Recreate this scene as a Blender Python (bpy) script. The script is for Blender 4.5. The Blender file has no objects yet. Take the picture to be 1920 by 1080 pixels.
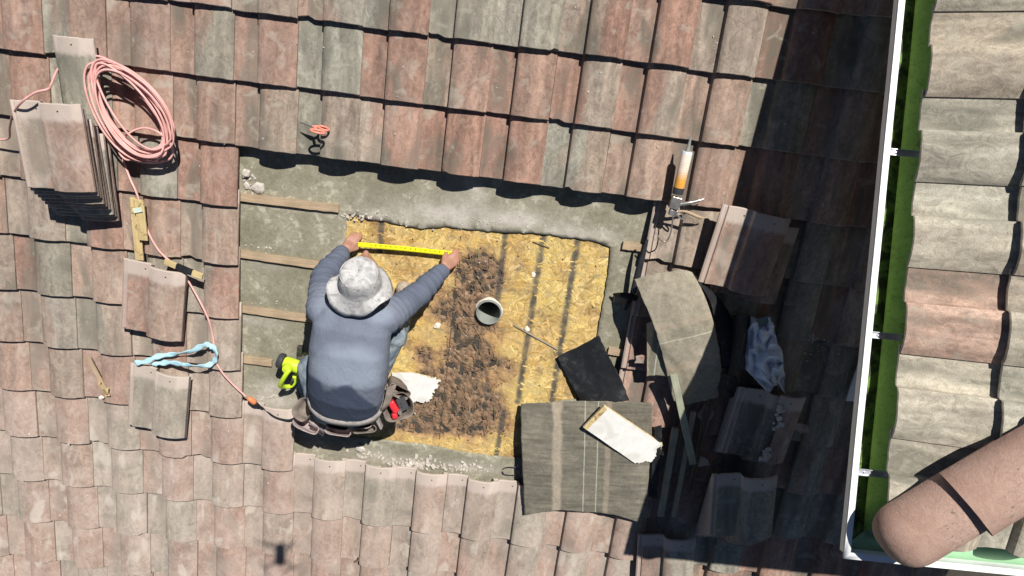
import bpy, bmesh, math, random
from mathutils import Vector, Matrix, noise
from mathutils.geometry import delaunay_2d_cdt
random.seed(7)
sc = bpy.context.scene
COL = sc.collection
# ---------------------------------------------------------------- camera, world, sun
F = 1270.0                      # focal length in photograph pixels (1920 wide)
D = 3.53                        # metres from the lens to the roof below it
CZ = 7.0
cam = bpy.data.cameras.new("Camera")
cam.sensor_fit = 'HORIZONTAL'; cam.sensor_width = 36.0; cam.lens = 36.0 * F / 1920.0
cam.clip_start = 0.05; cam.clip_end = 500
co = bpy.data.objects.new("Camera", cam); COL.objects.link(co)
co.location = (0, 0, CZ); co.rotation_euler = (0, 0, 0)
sc.camera = co
SUN = Vector((430, 490, 1270)).normalized()
w = bpy.data.worlds.new("World"); sc.world = w; w.use_nodes = True
nt = w.node_tree; nt.nodes.clear()
sky = nt.nodes.new('ShaderNodeTexSky'); sky.sky_type = 'NISHITA'; sky.sun_disc = False
sky.sun_elevation = math.asin(SUN.z); sky.sun_rotation = math.atan2(SUN.x, SUN.y)
sky.altitude = 2500; sky.air_density = .55; sky.dust_density = .3
bg = nt.nodes.new('ShaderNodeBackground'); bg.inputs[1].default_value = 0.06
wo = nt.nodes.new('ShaderNodeOutputWorld')
nt.links.new(sky.outputs[0], bg.inputs[0]); nt.links.new(bg.outputs[0], wo.inputs[0])
sl = bpy.data.lights.new("Sun", 'SUN'); sl.energy = 5.0; sl.angle = math.radians(0.53); sl.color = (1.0, 0.965, 0.91)
so = bpy.data.objects.new("Sun", sl); COL.objects.link(so)
so.rotation_euler = SUN.to_track_quat('Z', 'Y').to_euler(); so.location = (4, 4, 14)
vs = sc.view_settings
vs.view_transform = 'Standard'; vs.look = 'None'; vs.gamma = 1.0; vs.exposure = 0.30; vs.use_curve_mapping = False
sc.cycles.max_bounces = 5; sc.cycles.diffuse_bounces = 3; sc.cycles.glossy_bounces = 2
# ---------------------------------------------------------------- frames
A = math.atan(.1315); PIT = math.radians(20.7)
ca, sa, cp, sp = math.cos(A), math.sin(A), math.cos(PIT), math.sin(PIT)
U = Vector((ca, -sa, 0)); V = Vector((sa*cp, ca*cp, sp)); N = Vector((-sa*sp, -ca*sp, cp))
ORG = Vector((0, 0, CZ - D))
RM = Matrix(((U.x, V.x, N.x, ORG.x), (U.y, V.y, N.y, ORG.y), (U.z, V.z, N.z, ORG.z), (0, 0, 0, 1)))
RMI = RM.inverted()
CAM = Vector((0, 0, CZ))
def P(x, y, z=0.0):
    """point of the roof frame (across, up the slope, height) met by a sight line"""
    r = Vector((x-960, 540-y, -F)) / F
    t = ((ORG + N*z - CAM).dot(N)) / r.dot(N)
    return RMI @ (CAM + r*t)
def proj(wp):
    d = wp - CAM
    return 960 + F*d.x/-d.z, 540 - F*d.y/-d.z
TW, TE, TL = 0.30, 0.309, 0.395          # tile cover width, course spacing, tile length
U0, Y0 = -1.13, 1.487
# upper roof frame: origin = outer corner of the gutter lip
B = math.atan(.099)
cb, sb = math.cos(B), math.sin(B)
GZ = 2.44
VO = Vector(((1582-960)/F*GZ, (540-1047)/F*GZ, CZ-GZ))
VM = Matrix(((cb, sb, 0, VO.x), (-sb, cb, 0, VO.y), (0, 0, 1, VO.z), (0, 0, 0, 1)))
VMI = VM.inverted()
# ---------------------------------------------------------------- mesh helpers
class MB:
    def __init__(s): s.v = []; s.f = []; s.m = []; s.mi = 0; s.c = None
    def add(s, vs_, fs_):
        o = len(s.v); s.v += [Vector(q) for q in vs_]
        for q in fs_: s.f.append([i+o for i in q]); s.m.append(s.mi)
        return s
    def box(s, c, d, R=None):
        c = Vector(c); x, y, z = d[0]/2, d[1]/2, d[2]/2
        vs_ = [Vector((i*x, j*y, k*z)) for k in (-1, 1) for j in (-1, 1) for i in (-1, 1)]
        if R is not None: vs_ = [R @ q for q in vs_]
        return s.add([q+c for q in vs_], [(0,2,3,1),(4,5,7,6),(0,1,5,4),(2,6,7,3),(0,4,6,2),(1,3,7,5)])
    def prism(s, poly, z0, z1, M=None):
        n = len(poly)
        vs_ = [Vector((q[0], q[1], z0)) for q in poly] + [Vector((q[0], q[1], z1)) for q in poly]
        if M is not None: vs_ = [M @ q for q in vs_]
        return s.add(vs_, [list(range(n))[::-1], list(range(n, 2*n))] + [(i, (i+1) % n, n+(i+1) % n, n+i) for i in range(n)])
    def tube(s, pts, r, n=8, cap=True, flat=None):
        pts = [Vector(q) for q in pts]; rs = r if isinstance(r, (list, tuple)) else [r]*len(pts)
        vs_ = []; fs_ = []; up = None
        for i, q in enumerate(pts):
            t = (pts[min(i+1, len(pts)-1)] - pts[max(i-1, 0)])
            if t.length < 1e-9: t = Vector((0, 0, 1))
            t.normalize()
            if up is None:
                up = Vector((0, 0, 1)) if abs(t.z) < .9 else Vector((1, 0, 0))
            a = t.cross(up)
            if a.length < 1e-6: a = t.cross(Vector((0, 1, 0)))
            a.normalize(); b = a.cross(t).normalized(); up = b
            for k in range(n):
                an = 2*math.pi*k/n
                vs_.append(q + (a*math.cos(an) + b*math.sin(an)*(flat or 1))*rs[i])
        for i in range(len(pts)-1):
            for k in range(n):
                fs_.append((i*n+k, i*n+(k+1) % n, (i+1)*n+(k+1) % n, (i+1)*n+k))
        if cap:
            fs_.append(list(range(n))[::-1]); fs_.append([(len(pts)-1)*n+k for k in range(n)])
        return s.add(vs_, fs_)
    def lathe(s, prof, n=24, M=None, closed=False):
        vs_ = []; fs_ = []
        for r, z in prof:
            for k in range(n):
                an = 2*math.pi*k/n
                vs_.append(Vector((r*math.cos(an), r*math.sin(an), z)))
        if M is not None: vs_ = [M @ q for q in vs_]
        for i in range(len(prof)-1):
            for k in range(n):
                fs_.append((i*n+k, i*n+(k+1) % n, (i+1)*n+(k+1) % n, (i+1)*n+k))
        return s.add(vs_, fs_)
    def grid(s, rows):
        n = len(rows[0]); vs_ = [q for r in rows for q in r]
        return s.add(vs_, [(i*n+j, i*n+j+1, (i+1)*n+j+1, (i+1)*n+j) for i in range(len(rows)-1) for j in range(n-1)])
    def capsule(s, p0, r0, p1, r1, n=14):
        p0, p1 = Vector(p0), Vector(p1); d = p1-p0; L = d.length
        M = Matrix.Translation(p0) @ d.to_track_quat('Z', 'Y').to_matrix().to_4x4()
        pr = [(max(r0*math.sin(t), 1e-4), -r0*math.cos(t)) for t in [i*math.pi/2/5 for i in range(6)]]
        pr += [(max(r1*math.cos(t), 1e-4), L+r1*math.sin(t)) for t in [i*math.pi/2/5 for i in range(6)]]
        o = len(s.v); s.lathe(pr, n, M)
        k = len(pr)
        s.f.append([o+i for i in range(n)][::-1]); s.m.append(s.mi)
        s.f.append([o+(k-1)*n+i for i in range(n)]); s.m.append(s.mi)
        return s
    def mesh(s, name, mats, smooth=False, colors=None):
        me = bpy.data.meshes.new(name); me.from_pydata([tuple(q) for q in s.v], [], s.f)
        for m_ in (mats if isinstance(mats, (list, tuple)) else [mats]): me.materials.append(m_)
        if any(s.m): me.polygons.foreach_set('material_index', s.m)
        if smooth: me.polygons.foreach_set('use_smooth', [True]*len(me.polygons))
        if colors is not None:
            at = me.attributes.new('Col', 'FLOAT_COLOR', 'POINT')
            at.data.foreach_set('color', [x for c_ in colors for x in (*c_[:3], 1.0)])
        me.update()
        return me
    def build(s, name, mats, parent=None, M=None, smooth=False, colors=None):
        return link(name, s.mesh(name, mats, smooth, colors), parent, M)
def link(name, me, parent=None, M=None):
    o = bpy.data.objects.new(name, me); COL.objects.link(o)
    if parent is not None: o.parent = parent
    if M is not None: o.matrix_local = M
    return o
def tag(o, label=None, cat=None, group=None, kind=None):
    if label: o['label'] = label
    if cat: o['category'] = cat
    if group: o['group'] = group
    if kind: o['kind'] = kind
    return o
def thing(name, label, cat, M=None, group=None):
    return tag(link(name, None, None, M), label, cat, group)
def autosmooth(o, ang=35):
    me = o.data
    me.polygons.foreach_set('use_smooth', [True]*len(me.polygons))
    me.set_sharp_from_angle(angle=math.radians(ang)); return o
def bevel(o, wd=.002, seg=1):
    m = o.modifiers.new('b', 'BEVEL'); m.width = wd; m.segments = seg; m.limit_method = 'ANGLE'; return o
def T(p): return Matrix.Translation(p)
def Rz(a): return Matrix.Rotation(a, 4, 'Z')
def Rx(a): return Matrix.Rotation(a, 4, 'X')
def Ry(a): return Matrix.Rotation(a, 4, 'Y')
def spline(pts, n=6, closed=False):
    pts = [Vector(q) for q in pts]; out = []; m = len(pts)
    for i in range(m if closed else m-1):
        g = (lambda k: pts[k % m]) if closed else (lambda k: pts[max(0, min(m-1, k))])
        a, b, c, d = g(i-1), g(i), g(i+1), g(i+2)
        for j in range(n):
            t = j/n
            out.append(.5*((2*b) + (c-a)*t + (2*a-5*b+4*c-d)*t*t + (3*b-a-3*c+d)*t**3))
    out.append(pts[0].copy() if closed else pts[-1].copy()); return out
def patch(rows, nu=6, nv=6, rough=0.0, sc_=6.0, seed=0.0):
    a = [spline(r, nu) for r in rows]
    b = [spline([r[i] for r in a], nv) for i in range(len(a[0]))]
    g = [[b[i][j] for i in range(len(b))] for j in range(len(b[0]))]
    if rough:
        fr_ = rough*.8
        for i_, r_ in enumerate(g):
            for k_, q in enumerate(r_):
                if i_ in (0, len(g)-1) or k_ in (0, len(r_)-1): q += Vector((noise.noise(q*45), noise.noise(q*45+Vector((7, 0, 0))), 0))*fr_+Vector((noise.noise(q*12), noise.noise(q*12+Vector((3, 0, 0))), 0))*fr_
        g = [[q + Vector((0, 0, rough*noise.fractal((q*sc_)+Vector((seed, seed, 0)), 1.0, 2.0, 3))) for q in r] for r in g]
    return g
def sheet(name, label, cat, rows, mat_, thick=.003, nu=14, nv=14, rough=0.0, sc_=6.0, seed=0., group=None, parent=None, flat=False, xa=None):
    """a thin sheet given by rows of (px, py, height) measured on the roof"""
    g = patch([[P(*q) for q in r] for r in rows], nu, nv, rough, sc_, seed)
    c = sum((q for r in g for q in r), Vector())/(len(g)*len(g[0]))
    an = 0.0
    if xa: d_ = P(*xa[1], c.z)-P(*xa[0], c.z); an = math.atan2(d_.y, d_.x)
    Ri = Matrix.Rotation(-an, 3, 'Z'); g = [[Ri @ (q-c) for q in r] for r in g]
    mb = MB().grid(g); Mx = T(c) @ Rz(an)
    o = mb.build(name, mat_, parent, (RM @ Mx) if parent is None else Mx, smooth=not flat)
    m = o.modifiers.new('s', 'SOLIDIFY'); m.thickness = thick; m.offset = -1
    if label: tag(o, label, cat, group)
    return o
def hash01(*k): return random.Random(str(k)).random()
# ---------------------------------------------------------------- materials
class G:
    def __init__(s, name):
        s.mat = bpy.data.materials.new(name); s.mat.use_nodes = True; s.t = s.mat.node_tree; s.t.nodes.clear()
        s.out = s.t.nodes.new('ShaderNodeOutputMaterial'); s.b = s.t.nodes.new('ShaderNodeBsdfPrincipled')
        s.t.links.new(s.b.outputs[0], s.out.inputs[0])
        s.b.inputs['Roughness'].default_value = .8; s.b.inputs['Specular IOR Level'].default_value = .3
    def set(s, sock, v):
        if isinstance(v, bpy.types.NodeSocket): s.t.links.new(v, sock)
        elif isinstance(v, (tuple, list)) and len(v) == 3 and sock.type == 'RGBA': sock.default_value = (*v, 1)
        else: sock.default_value = v
    def n(s, ty, ins=None, **kw):
        x = s.t.nodes.new('ShaderNode'+ty)
        for k, v in kw.items(): setattr(x, k, v)
        for k, v in (ins or {}).items(): s.set(x.inputs[k], v)
        return x
    def obj(s): return s.n('TexCoord').outputs['Object']
    def scale(s, v, sx, sy, sz): return s.n('VectorMath', {0: v, 1: (sx, sy, sz)}, operation='MULTIPLY').outputs[0]
    def vadd(s, v, w_): return s.n('VectorMath', {0: v, 1: w_}, operation='ADD').outputs[0]
    def noise(s, v, sc_=5, det=3, dist=0, rough=.5): return s.n('TexNoise', {'Vector': v, 'Scale': sc_, 'Detail': det, 'Distortion': dist, 'Roughness': rough}).outputs[0]
    def m(s, op, a, b=0.0, c=0.0, clamp=False):
        x = s.n('Math', operation=op); x.use_clamp = clamp
        for i, v in enumerate((a, b, c)): s.set(x.inputs[i], v)
        return x.outputs[0]
    def step(s, v, lo, hi, a=0.0, b=1.0):
        x = s.n('MapRange', {0: v, 1: lo, 2: hi, 3: a, 4: b}, interpolation_type='SMOOTHSTEP'); return x.outputs[0]
    def lin(s, v, lo, hi, a=0.0, b=1.0): return s.n('MapRange', {0: v, 1: lo, 2: hi, 3: a, 4: b}).outputs[0]
    def mix(s, f, a, b, mode='MIX'):
        x = s.n('Mix', data_type='RGBA', blend_type=mode)
        s.set(x.inputs[0], f); s.set(x.inputs[6], a); s.set(x.inputs[7], b); return x.outputs[2]
    def mul(s, col, v):
        c = s.n('CombineColor', {0: v, 1: v, 2: v}).outputs[0]; return s.mix(1.0, col, c, 'MULTIPLY')
    def sep(s, v): return s.n('SeparateXYZ', {0: v}).outputs
    def attr(s, name, ty='OBJECT'): return s.n('Attribute', attribute_name=name, attribute_type=ty)
    def bump(s, h, d=.002, st=1.0): s.set(s.b.inputs['Normal'], s.n('Bump', {'Height': h, 'Distance': d, 'Strength': st}).outputs[0])
    def fin(s, col, rough=None, metal=None):
        s.set(s.b.inputs['Base Color'], col)
        if rough is not None: s.set(s.b.inputs['Roughness'], rough)
        if metal is not None: s.set(s.b.inputs['Metallic'], metal)
        return s.mat
def tile_mat(name, mode):
    g = G(name); v0 = g.obj(); ox, oy, oz = g.sep(v0)
    if mode == 'obj':
        at = g.attr('seed').outputs['Fac']; ta = g.attr('tint_a').outputs['Color']; tb = g.attr('tint_b').outputs['Color']; du = g.attr('dust').outputs['Fac']
        v = g.vadd(v0, g.n('CombineXYZ', {0: g.m('MULTIPLY', at, 7.0), 1: g.m('MULTIPLY', at, 3.3), 2: at}).outputs[0])
        tx = g.m('DIVIDE', ox, TW); ty = oy
    else:
        ux = g.m('DIVIDE', g.m('SUBTRACT', ox, U0), TW); fx = g.m('FLOOR', ux); tx = g.m('SUBTRACT', ux, fx)
        uy = g.m('DIVIDE', g.m('SUBTRACT', oy, Y0), TE); fy = g.m('FLOOR', uy); ty = g.m('MULTIPLY', g.m('SUBTRACT', uy, fy), .25)
        wn = g.n('TexWhiteNoise', {'Vector': g.n('CombineXYZ', {0: fx, 1: fy}).outputs[0]}).outputs
        ta = g.mix(wn[0], (.24, .15, .11), (.26, .23, .18)); tb = g.mix(g.n('SeparateColor', {0: wn[1]}).outputs[1], (.25, .145, .105), (.24, .22, .17)); du = .25
        v = g.vadd(v0, g.scale(wn[1], 9, 9, 9))
    n1 = g.noise(g.scale(v, 1, .3, 1), 9, 1, .3)
    fab = g.step(g.m('ADD', tx, g.m('MULTIPLY', g.m('SUBTRACT', n1, .5), 1.3)), .25, .62)
    col = g.mix(fab, ta, tb)
    # weather streaks down the tile, mottling, grit
    st = g.noise(g.scale(v, 1, .16, 1), 22, 2, .6)
    col = g.mul(col, g.lin(st, .3, .7, .66, 1.28))
    mo = g.noise(g.scale(v, 1, .7, 1), 30, 4, 1.6, .62)
    col = g.mul(col, g.lin(mo, .3, .7, .68, 1.30))
    gr = g.noise(v, 260, 1)
    col = g.mul(col, g.lin(gr, .3, .7, .82, 1.16))
    # mildew growing where water runs, in the pan and beside the roll
    k1 = g.noise(g.scale(v, 1, .35, 1), 7.5, 2, .5)
    pan = g.m('SUBTRACT', 1.0, g.step(g.m('ABSOLUTE', g.m('SUBTRACT', tx, .26)), .04, .30))
    mil = g.step(g.m('ADD', k1, g.m('MULTIPLY', pan, .13)), .55, .72)
    mil = g.m('MULTIPLY', mil, g.step(mo, .28, .6))
    col = g.mix(g.m('MULTIPLY', mil, .80), col, (.085, .09, .068))
    li = g.step(g.noise(g.vadd(v, (3, 5, 1)), 13, 3, .8), .56, .74)
    col = g.mix(g.m('MULTIPLY', li, .42), col, (.40, .385, .315))
    # dust trodden into the tiles, with scuffs
    d1 = g.noise(g.vadd(v, (9, 2, 4)), 6, 2, .4)
    df = g.m('MULTIPLY', g.m('MULTIPLY', du, g.lin(d1, .3, .7, .45, 1.25)), g.lin(mo, .3, .7, .7, 1.2), clamp=True)
    col = g.mix(df, col, (.485, .39, .33))
    sc1 = g.step(g.noise(g.scale(g.vadd(v, (1, 8, 2)), 1, .5, 1), 11, 3, .25), .585, .70)
    col = g.mix(g.m('MULTIPLY', g.m('MULTIPLY', sc1, du), .9, clamp=True), col, (.55, .49, .42))
    if mode == 'obj':   # unweathered head lap and the two nail holes
        hd = g.step(g.m('ADD', oy, g.m('MULTIPLY', g.m('SUBTRACT', mo, .5), .03)), .305, .335)
        col = g.mix(g.m('MULTIPLY', hd, .8), col, (.50, .42, .365))
        lock = g.step(ox, -.001, .001, 1, 0)
        col = g.mix(g.m('MULTIPLY', lock, .7), col, (.44, .36, .31))
        for hx in (.085, .215):
            dd = g.n('VectorMath', {0: g.n('CombineXYZ', {0: ox, 1: oy}).outputs[0], 1: (hx, .362, 0)}, operation='DISTANCE').outputs['Value']
            col = g.mix(g.step(dd, .003, .005, 1, 0), col, (.02, .018, .016))
        eg = g.step(oy, .0, .006, 1, 0)
        col = g.mix(g.m('MULTIPLY', eg, .35), col, (.42, .36, .30))
    h = g.m('ADD', g.m('MULTIPLY', mo, .7), g.m('MULTIPLY', gr, .35))
    g.bump(h, .0022, .8)
    return g.fin(col, .88)
M_TILE = tile_mat('weathered_tile', 'obj')
M_TILE_FIELD = tile_mat('weathered_tile_field', 'field')
def cap_mat():
    g = G('hip_cap_clay'); v = g.obj()
    mo = g.noise(v, 24, 6, 1.8, .62); gr = g.noise(v, 240, 2); k = g.noise(v, 7, 3)
    col = g.mix(g.lin(k, .3, .7), (.35, .215, .165), (.43, .29, .23))
    col = g.mul(col, g.lin(mo, .3, .7, .86, 1.12)); col = g.mul(col, g.lin(gr, .3, .7, .86, 1.14))
    lines = g.step(g.noise(g.scale(v, 1, .5, 1), 55, 4, 2.5), .60, .66)
    col = g.mix(g.m('MULTIPLY', lines, g.step(k, .5, .62, 0, .6)), col, (.10, .09, .075))
    sp_ = g.step(gr, .60, .68); col = g.mix(g.m('MULTIPLY', sp_, .5), col, (.12, .10, .085)); g.bump(g.m('ADD', mo, g.m('MULTIPLY', gr, .5)), .0022, .8); return g.fin(col, .9)
M_CAP = cap_mat()
def felt_mat(name, base, alt, dirt=None, streak=False, lines=None, dust=True, rough=.85):
    g = G(name); v = g.obj(); x, y, z = g.sep(v)
    a = g.noise(v, 5, 5, .6); b = g.noise(v, 42, 5, 1.0, .6); c = g.noise(v, 330, 2)
    col = g.mix(g.step(a, .38, .64), base, alt)
    col = g.mul(col, g.lin(b, .3, .7, .80, 1.2)); col = g.mul(col, g.lin(c, .3, .7, .88, 1.12))
    if dirt:   # pale crust flaking off the felt
        d = g.step(g.noise(g.vadd(v, (4, 2, 0)), 26, 6, .35, .68), .52, .62)
        col = g.mix(g.m('MULTIPLY', d, g.step(a, .44, .62, .1, .8)), col, dirt)
    if streak:
        s1 = g.noise(g.scale(v, 1.2, 13, 1), 4, 4, .3)
        col = g.mul(col, g.lin(s1, .3, .7, .74, 1.26))
    if dust:
        at = g.attr('Col', 'GEOMETRY').outputs['Color']; r_ = g.n('SeparateColor', {0: at}).outputs
        col = g.mix(g.m('MULTIPLY', r_[0], g.lin(b, .3, .7, .65, 1.1), clamp=True), col, (.50, .46, .41))
    for ln in (lines or []):   # (axis, position, half width, colour, strength)
        ax, pos, hw, lc, st_ = ln
        q = g.m('ABSOLUTE', g.m('SUBTRACT', g.m('ADD', (x, y)[ax], g.m('MULTIPLY', g.m('SUBTRACT', g.noise(v, 9, 2), .5), hw*1.2)), pos))
        col = g.mix(g.m('MULTIPLY', g.step(q, hw*.4, hw, 1, 0), g.m('MULTIPLY', g.lin(b, .3, .7, .5, 1.0), st_)), col, lc)
    g.bump(g.m('ADD', b, g.m('MULTIPLY', c, .4)), .0018, .7)
    return g.fin(col, rough)
M_FELT = felt_mat('roofing_felt', (.215, .20, .142), (.28, .258, .192), dirt=(.46, .44, .34))
M_SHEET = felt_mat('felt_sheet', (.14, .128, .10), (.185, .168, .13), streak=True, dust=False,
                   lines=[(0, -.178, .034, (.40, .33, .25), .9), (0, .105, .022, (.38, .31, .235), .6), (0, -.025, .004, (.42, .45, .34), .9), (0, .047, .004, (.42, .45, .34), .9)])
M_FLAP = felt_mat('felt_flap', (.27, .24, .18), (.34, .30, .23), dust=False,
                  lines=[(1, -.02, .004, (.52, .50, .38), .9), (1, .07, .03, (.40, .33, .25), .7), (1, -.19, .035, (.42, .33, .24), .55)])
M_FLAP2 = felt_mat('felt_offcut', (.20, .188, .14), (.25, .23, .175), dust=False,
                   lines=[(0, -.05, .026, (.52, .42, .29), .9), (0, .0, .004, (.55, .60, .46), .9)])
M_DARKFELT = felt_mat('dark_felt', (.052, .046, .036), (.07, .06, .048), dust=False, lines=[(0, .01, .003, (.18, .15, .10), .8)])
M_TAR = felt_mat('black_tar_felt', (.010, .011, .013), (.016, .017, .02), dust=False, dirt=(.05, .05, .05), rough=.7)
def wood_mat(name, a, b, sc_=1.0, crust=None):
    g = G(name); v = g.obj()
    gr = g.noise(g.scale(v, 40*sc_, 2.2, 40), 2.2, 4, .8); fi = g.noise(g.scale(v, 160, 6, 160), 2, 3)
    col = g.mix(g.lin(gr, .3, .7), a, b); col = g.mul(col, g.lin(fi, .3, .7, .82, 1.15))
    big = g.noise(v, 9, 3); col = g.mul(col, g.lin(big, .3, .7, .8, 1.15))
    if crust:
        k = g.step(g.noise(v, 26, 4, .8), .55, .64); col = g.mix(g.m('MULTIPLY', k, .8), col, crust)
    g.bump(fi, .001, .6); return g.fin(col, .8)
M_BATTEN = wood_mat('batten_wood', (.36, .26, .165), (.46, .35, .235))
M_YWOOD = wood_mat('yellow_offcut', (.50, .37, .17), (.62, .48, .25), crust=(.22, .15, .06))
M_TARWOOD = wood_mat('tarred_offcut', (.52, .40, .19), (.60, .47, .24))
M_GREYWOOD = wood_mat('grey_batten_wood', (.27, .235, .175), (.38, .33, .245))
M_PALEWOOD = wood_mat('pale_green_wood', (.30, .31, .22), (.38, .385, .285))
M_ROTWOOD = wood_mat('splintered_wood', (.11, .08, .055), (.19, .135, .09))
def simple(name, c, r=.6, metal=0., var=.12, sc_=30, bump=0.0, c2=None):
    g = G(name); v = g.obj(); n1 = g.noise(v, sc_, 4, .4)
    col = g.mul(g.mix(0, c, c), g.lin(n1, .3, .7, 1-var, 1+var))
    if c2: col = g.mix(g.step(g.noise(v, sc_*.45, 4, .7), .5, .66), col, c2)
    if bump: g.bump(n1, bump, .7)
    return g.fin(col, r, metal)
M_WHITEWOOD = simple('white_painted_board', (.72, .71, .67), .7, var=.07, sc_=18, bump=.002, c2=(.62, .60, .55))
M_TORN = simple('torn_board_edge', (.62, .50, .28), .85, var=.3, sc_=60, bump=.003)
M_WHITEMETAL = simple('white_gutter_paint', (.80, .81, .80), .4, var=.06, sc_=12)
M_BRACKET = simple('galvanised_hanger', (.62, .64, .68), .35, .6, sc_=20)
M_PIPE = simple('pipe_grey', (.25, .265, .235), .6, var=.15, sc_=18)
M_PIPERIM = simple('pipe_rim', (.62, .57, .49), .8, var=.2, sc_=50)
M_BLACKRUB = simple('black_rubber', (.014, .014, .015), .6)
M_DARKSTEEL = simple('dark_steel', (.09, .09, .095), .4, .7)
M_STEEL = simple('steel', (.50, .48, .45), .35, .8, c2=(.30, .24, .19))
M_CORD = simple('salmon_cord', (.74, .405, .37), .5, var=.14, sc_=10, c2=(.62, .33, .29))
M_PLUG = simple('orange_plug', (.74, .22, .09), .5)
M_ORANGE = simple('coral_handle', (.74, .25, .18), .45)
M_LIME = simple('lime_plastic', (.52, .72, .035), .4, var=.05)
M_GREYPLASTIC = simple('dark_grey_plastic', (.045, .046, .05), .5)
M_BLUE = simple('light_blue_webbing', (.40, .62, .69), .8, var=.15, sc_=60, bump=.002)
M_PAPER = simple('crumpled_paper', (.80, .82, .86), .8, var=.05)
M_PAPERGREEN = simple('printed_green_paper', (.20, .24, .21), .8)
M_LEATHER = simple('worn_suede', (.20, .165, .14), .85, var=.25, sc_=22, bump=.002, c2=(.27, .225, .19))
M_BELT = simple('belt_webbing', (.26, .24, .225), .8, var=.2, sc_=40, bump=.002)
M_PINKSUEDE = simple('dusty_suede', (.36, .29, .28), .85, var=.2, sc_=26, bump=.002)
M_RED = simple('red_plastic', (.60, .025, .035), .4)
M_SKIN = simple('skin', (.37, .19, .13), .55, var=.12, sc_=35)
M_SHOE = simple('suede_shoe', (.36, .30, .23), .85, var=.2, sc_=50, bump=.002)
M_MORTAR = simple('mortar_chips', (.52, .47, .41), .95, var=.2, sc_=40, bump=.003)
M_CREAM = simple('cream_chip', (.78, .70, .58), .9, var=.1)
M_TAG = simple('paper_tag', (.58, .66, .56), .8)
M_WALL = simple('stucco_wall', (.55, .50, .42), .9, sc_=60, bump=.003)
M_DRONE = simple('drone_grey', (.35, .35, .36), .5)
def hat_mat():
    g = G('mottled_hat_cloth'); v = g.obj(); a = g.noise(v, 17, 5, 1.2, .6); b = g.noise(v, 60, 5, .8); c = g.noise(v, 420, 2)
    col = g.mix(g.step(a, .46, .66), (.50, .488, .475), (.31, .305, .305))
    col = g.mix(g.step(b, .57, .68, 0, .6), col, (.25, .25, .255)); col = g.mul(col, g.lin(c, .3, .7, .9, 1.1))
    g.bump(b, .003, .6); return g.fin(col, .9)
M_HAT = hat_mat()
def shirt_mat():
    g = G('blue_grey_shirt'); v = g.obj(); a = g.noise(v, 6, 4, .4); c = g.noise(g.scale(v, 1, 3, 1), 130, 3)
    col = g.mix(g.lin(a, .3, .7), (.140, .158, .205), (.172, .190, .24)); col = g.mul(col, g.lin(c, .3, .7, .9, 1.1))
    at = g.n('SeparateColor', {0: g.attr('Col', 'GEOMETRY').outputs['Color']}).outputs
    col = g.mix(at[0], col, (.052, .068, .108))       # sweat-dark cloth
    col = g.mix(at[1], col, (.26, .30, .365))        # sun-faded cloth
    fo = g.noise(g.scale(v, 1, .45, 1), 30, 4, 1.6)
    g.bump(g.m('ADD', fo, g.m('MULTIPLY', c, .15)), .006, .55); return g.fin(col, .92)
M_SHIRT = shirt_mat()
def denim_mat():
    g = G('dusty_denim'); v = g.obj(); a = g.noise(v, 14, 4, .6); c = g.noise(g.scale(v, 1, 5, 1), 120, 3)
    col = g.mix(g.step(a, .4, .65), (.12, .155, .185), (.27, .31, .33)); col = g.mul(col, g.lin(c, .3, .7, .88, 1.1))
    g.bump(a, .006, .6); return g.fin(col, .9)
M_DENIM = denim_mat()
def osb_mat():
    g = G('strand_board'); v = g.obj()
    ro = g.noise(v, 11, 2)
    c1 = g.n('TexVoronoi', {'Vector': g.scale(v, 14, 62, 1), 'Scale': 1.6, 'Randomness': 1.0}).outputs['Color']
    c2 = g.n('TexVoronoi', {'Vector': g.scale(v, 60, 15, 1), 'Scale': 1.5, 'Randomness': 1.0}).outputs['Color']
    r1 = g.n('SeparateColor', {0: c1}).outputs[0]; r2 = g.n('SeparateColor', {0: c2}).outputs[1]
    rr = g.mix(g.step(ro, .46, .54), g.n('CombineColor', {0: r1}).outputs[0], g.n('CombineColor', {0: r2}).outputs[0])
    t = g.n('SeparateColor', {0: rr}).outputs[0]
    fi = g.noise(v, 120, 4, 1.0)
    f2 = g.lin(g.m('ADD', g.m('MULTIPLY', t, .6), g.m('MULTIPLY', fi, .5)), .2, .9, .78, 1.18)
    at = g.attr('Col', 'GEOMETRY').outputs['Color']
    col = g.mul(at, f2); g.bump(g.m('ADD', t, fi), .0015, .8); return g.fin(col, .75)
M_OSB = osb_mat()
def vcol_mat(name, rough=.85, bump=.001):
    g = G(name); v = g.obj(); n1 = g.noise(v, 150, 3)
    col = g.mul(g.attr('Col', 'GEOMETRY').outputs['Color'], g.lin(n1, .3, .7, .85, 1.15))
    g.bump(n1, bump, .6); return g.fin(col, rough)
M_STRAND = vcol_mat('wood_strands')
def tape_mat():
    g = G('yellow_tape_blade'); v = g.obj(); x, y, z = g.sep(v)
    fx = g.m('FRACT', g.m('MULTIPLY', x, 157.5)); tick = g.step(g.m('ABSOLUTE', g.m('SUBTRACT', fx, .5)), .10, .16, 1, 0)
    edge = g.step(y, -.006, -.005, 1, 0)
    return g.fin(g.mix(g.m('MULTIPLY', tick, edge), (.86, .82, .02), (.05, .05, .01)), .4)
M_TAPE = tape_mat()
M_INK = simple('black_ink', (.06, .06, .02), .6)
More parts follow.
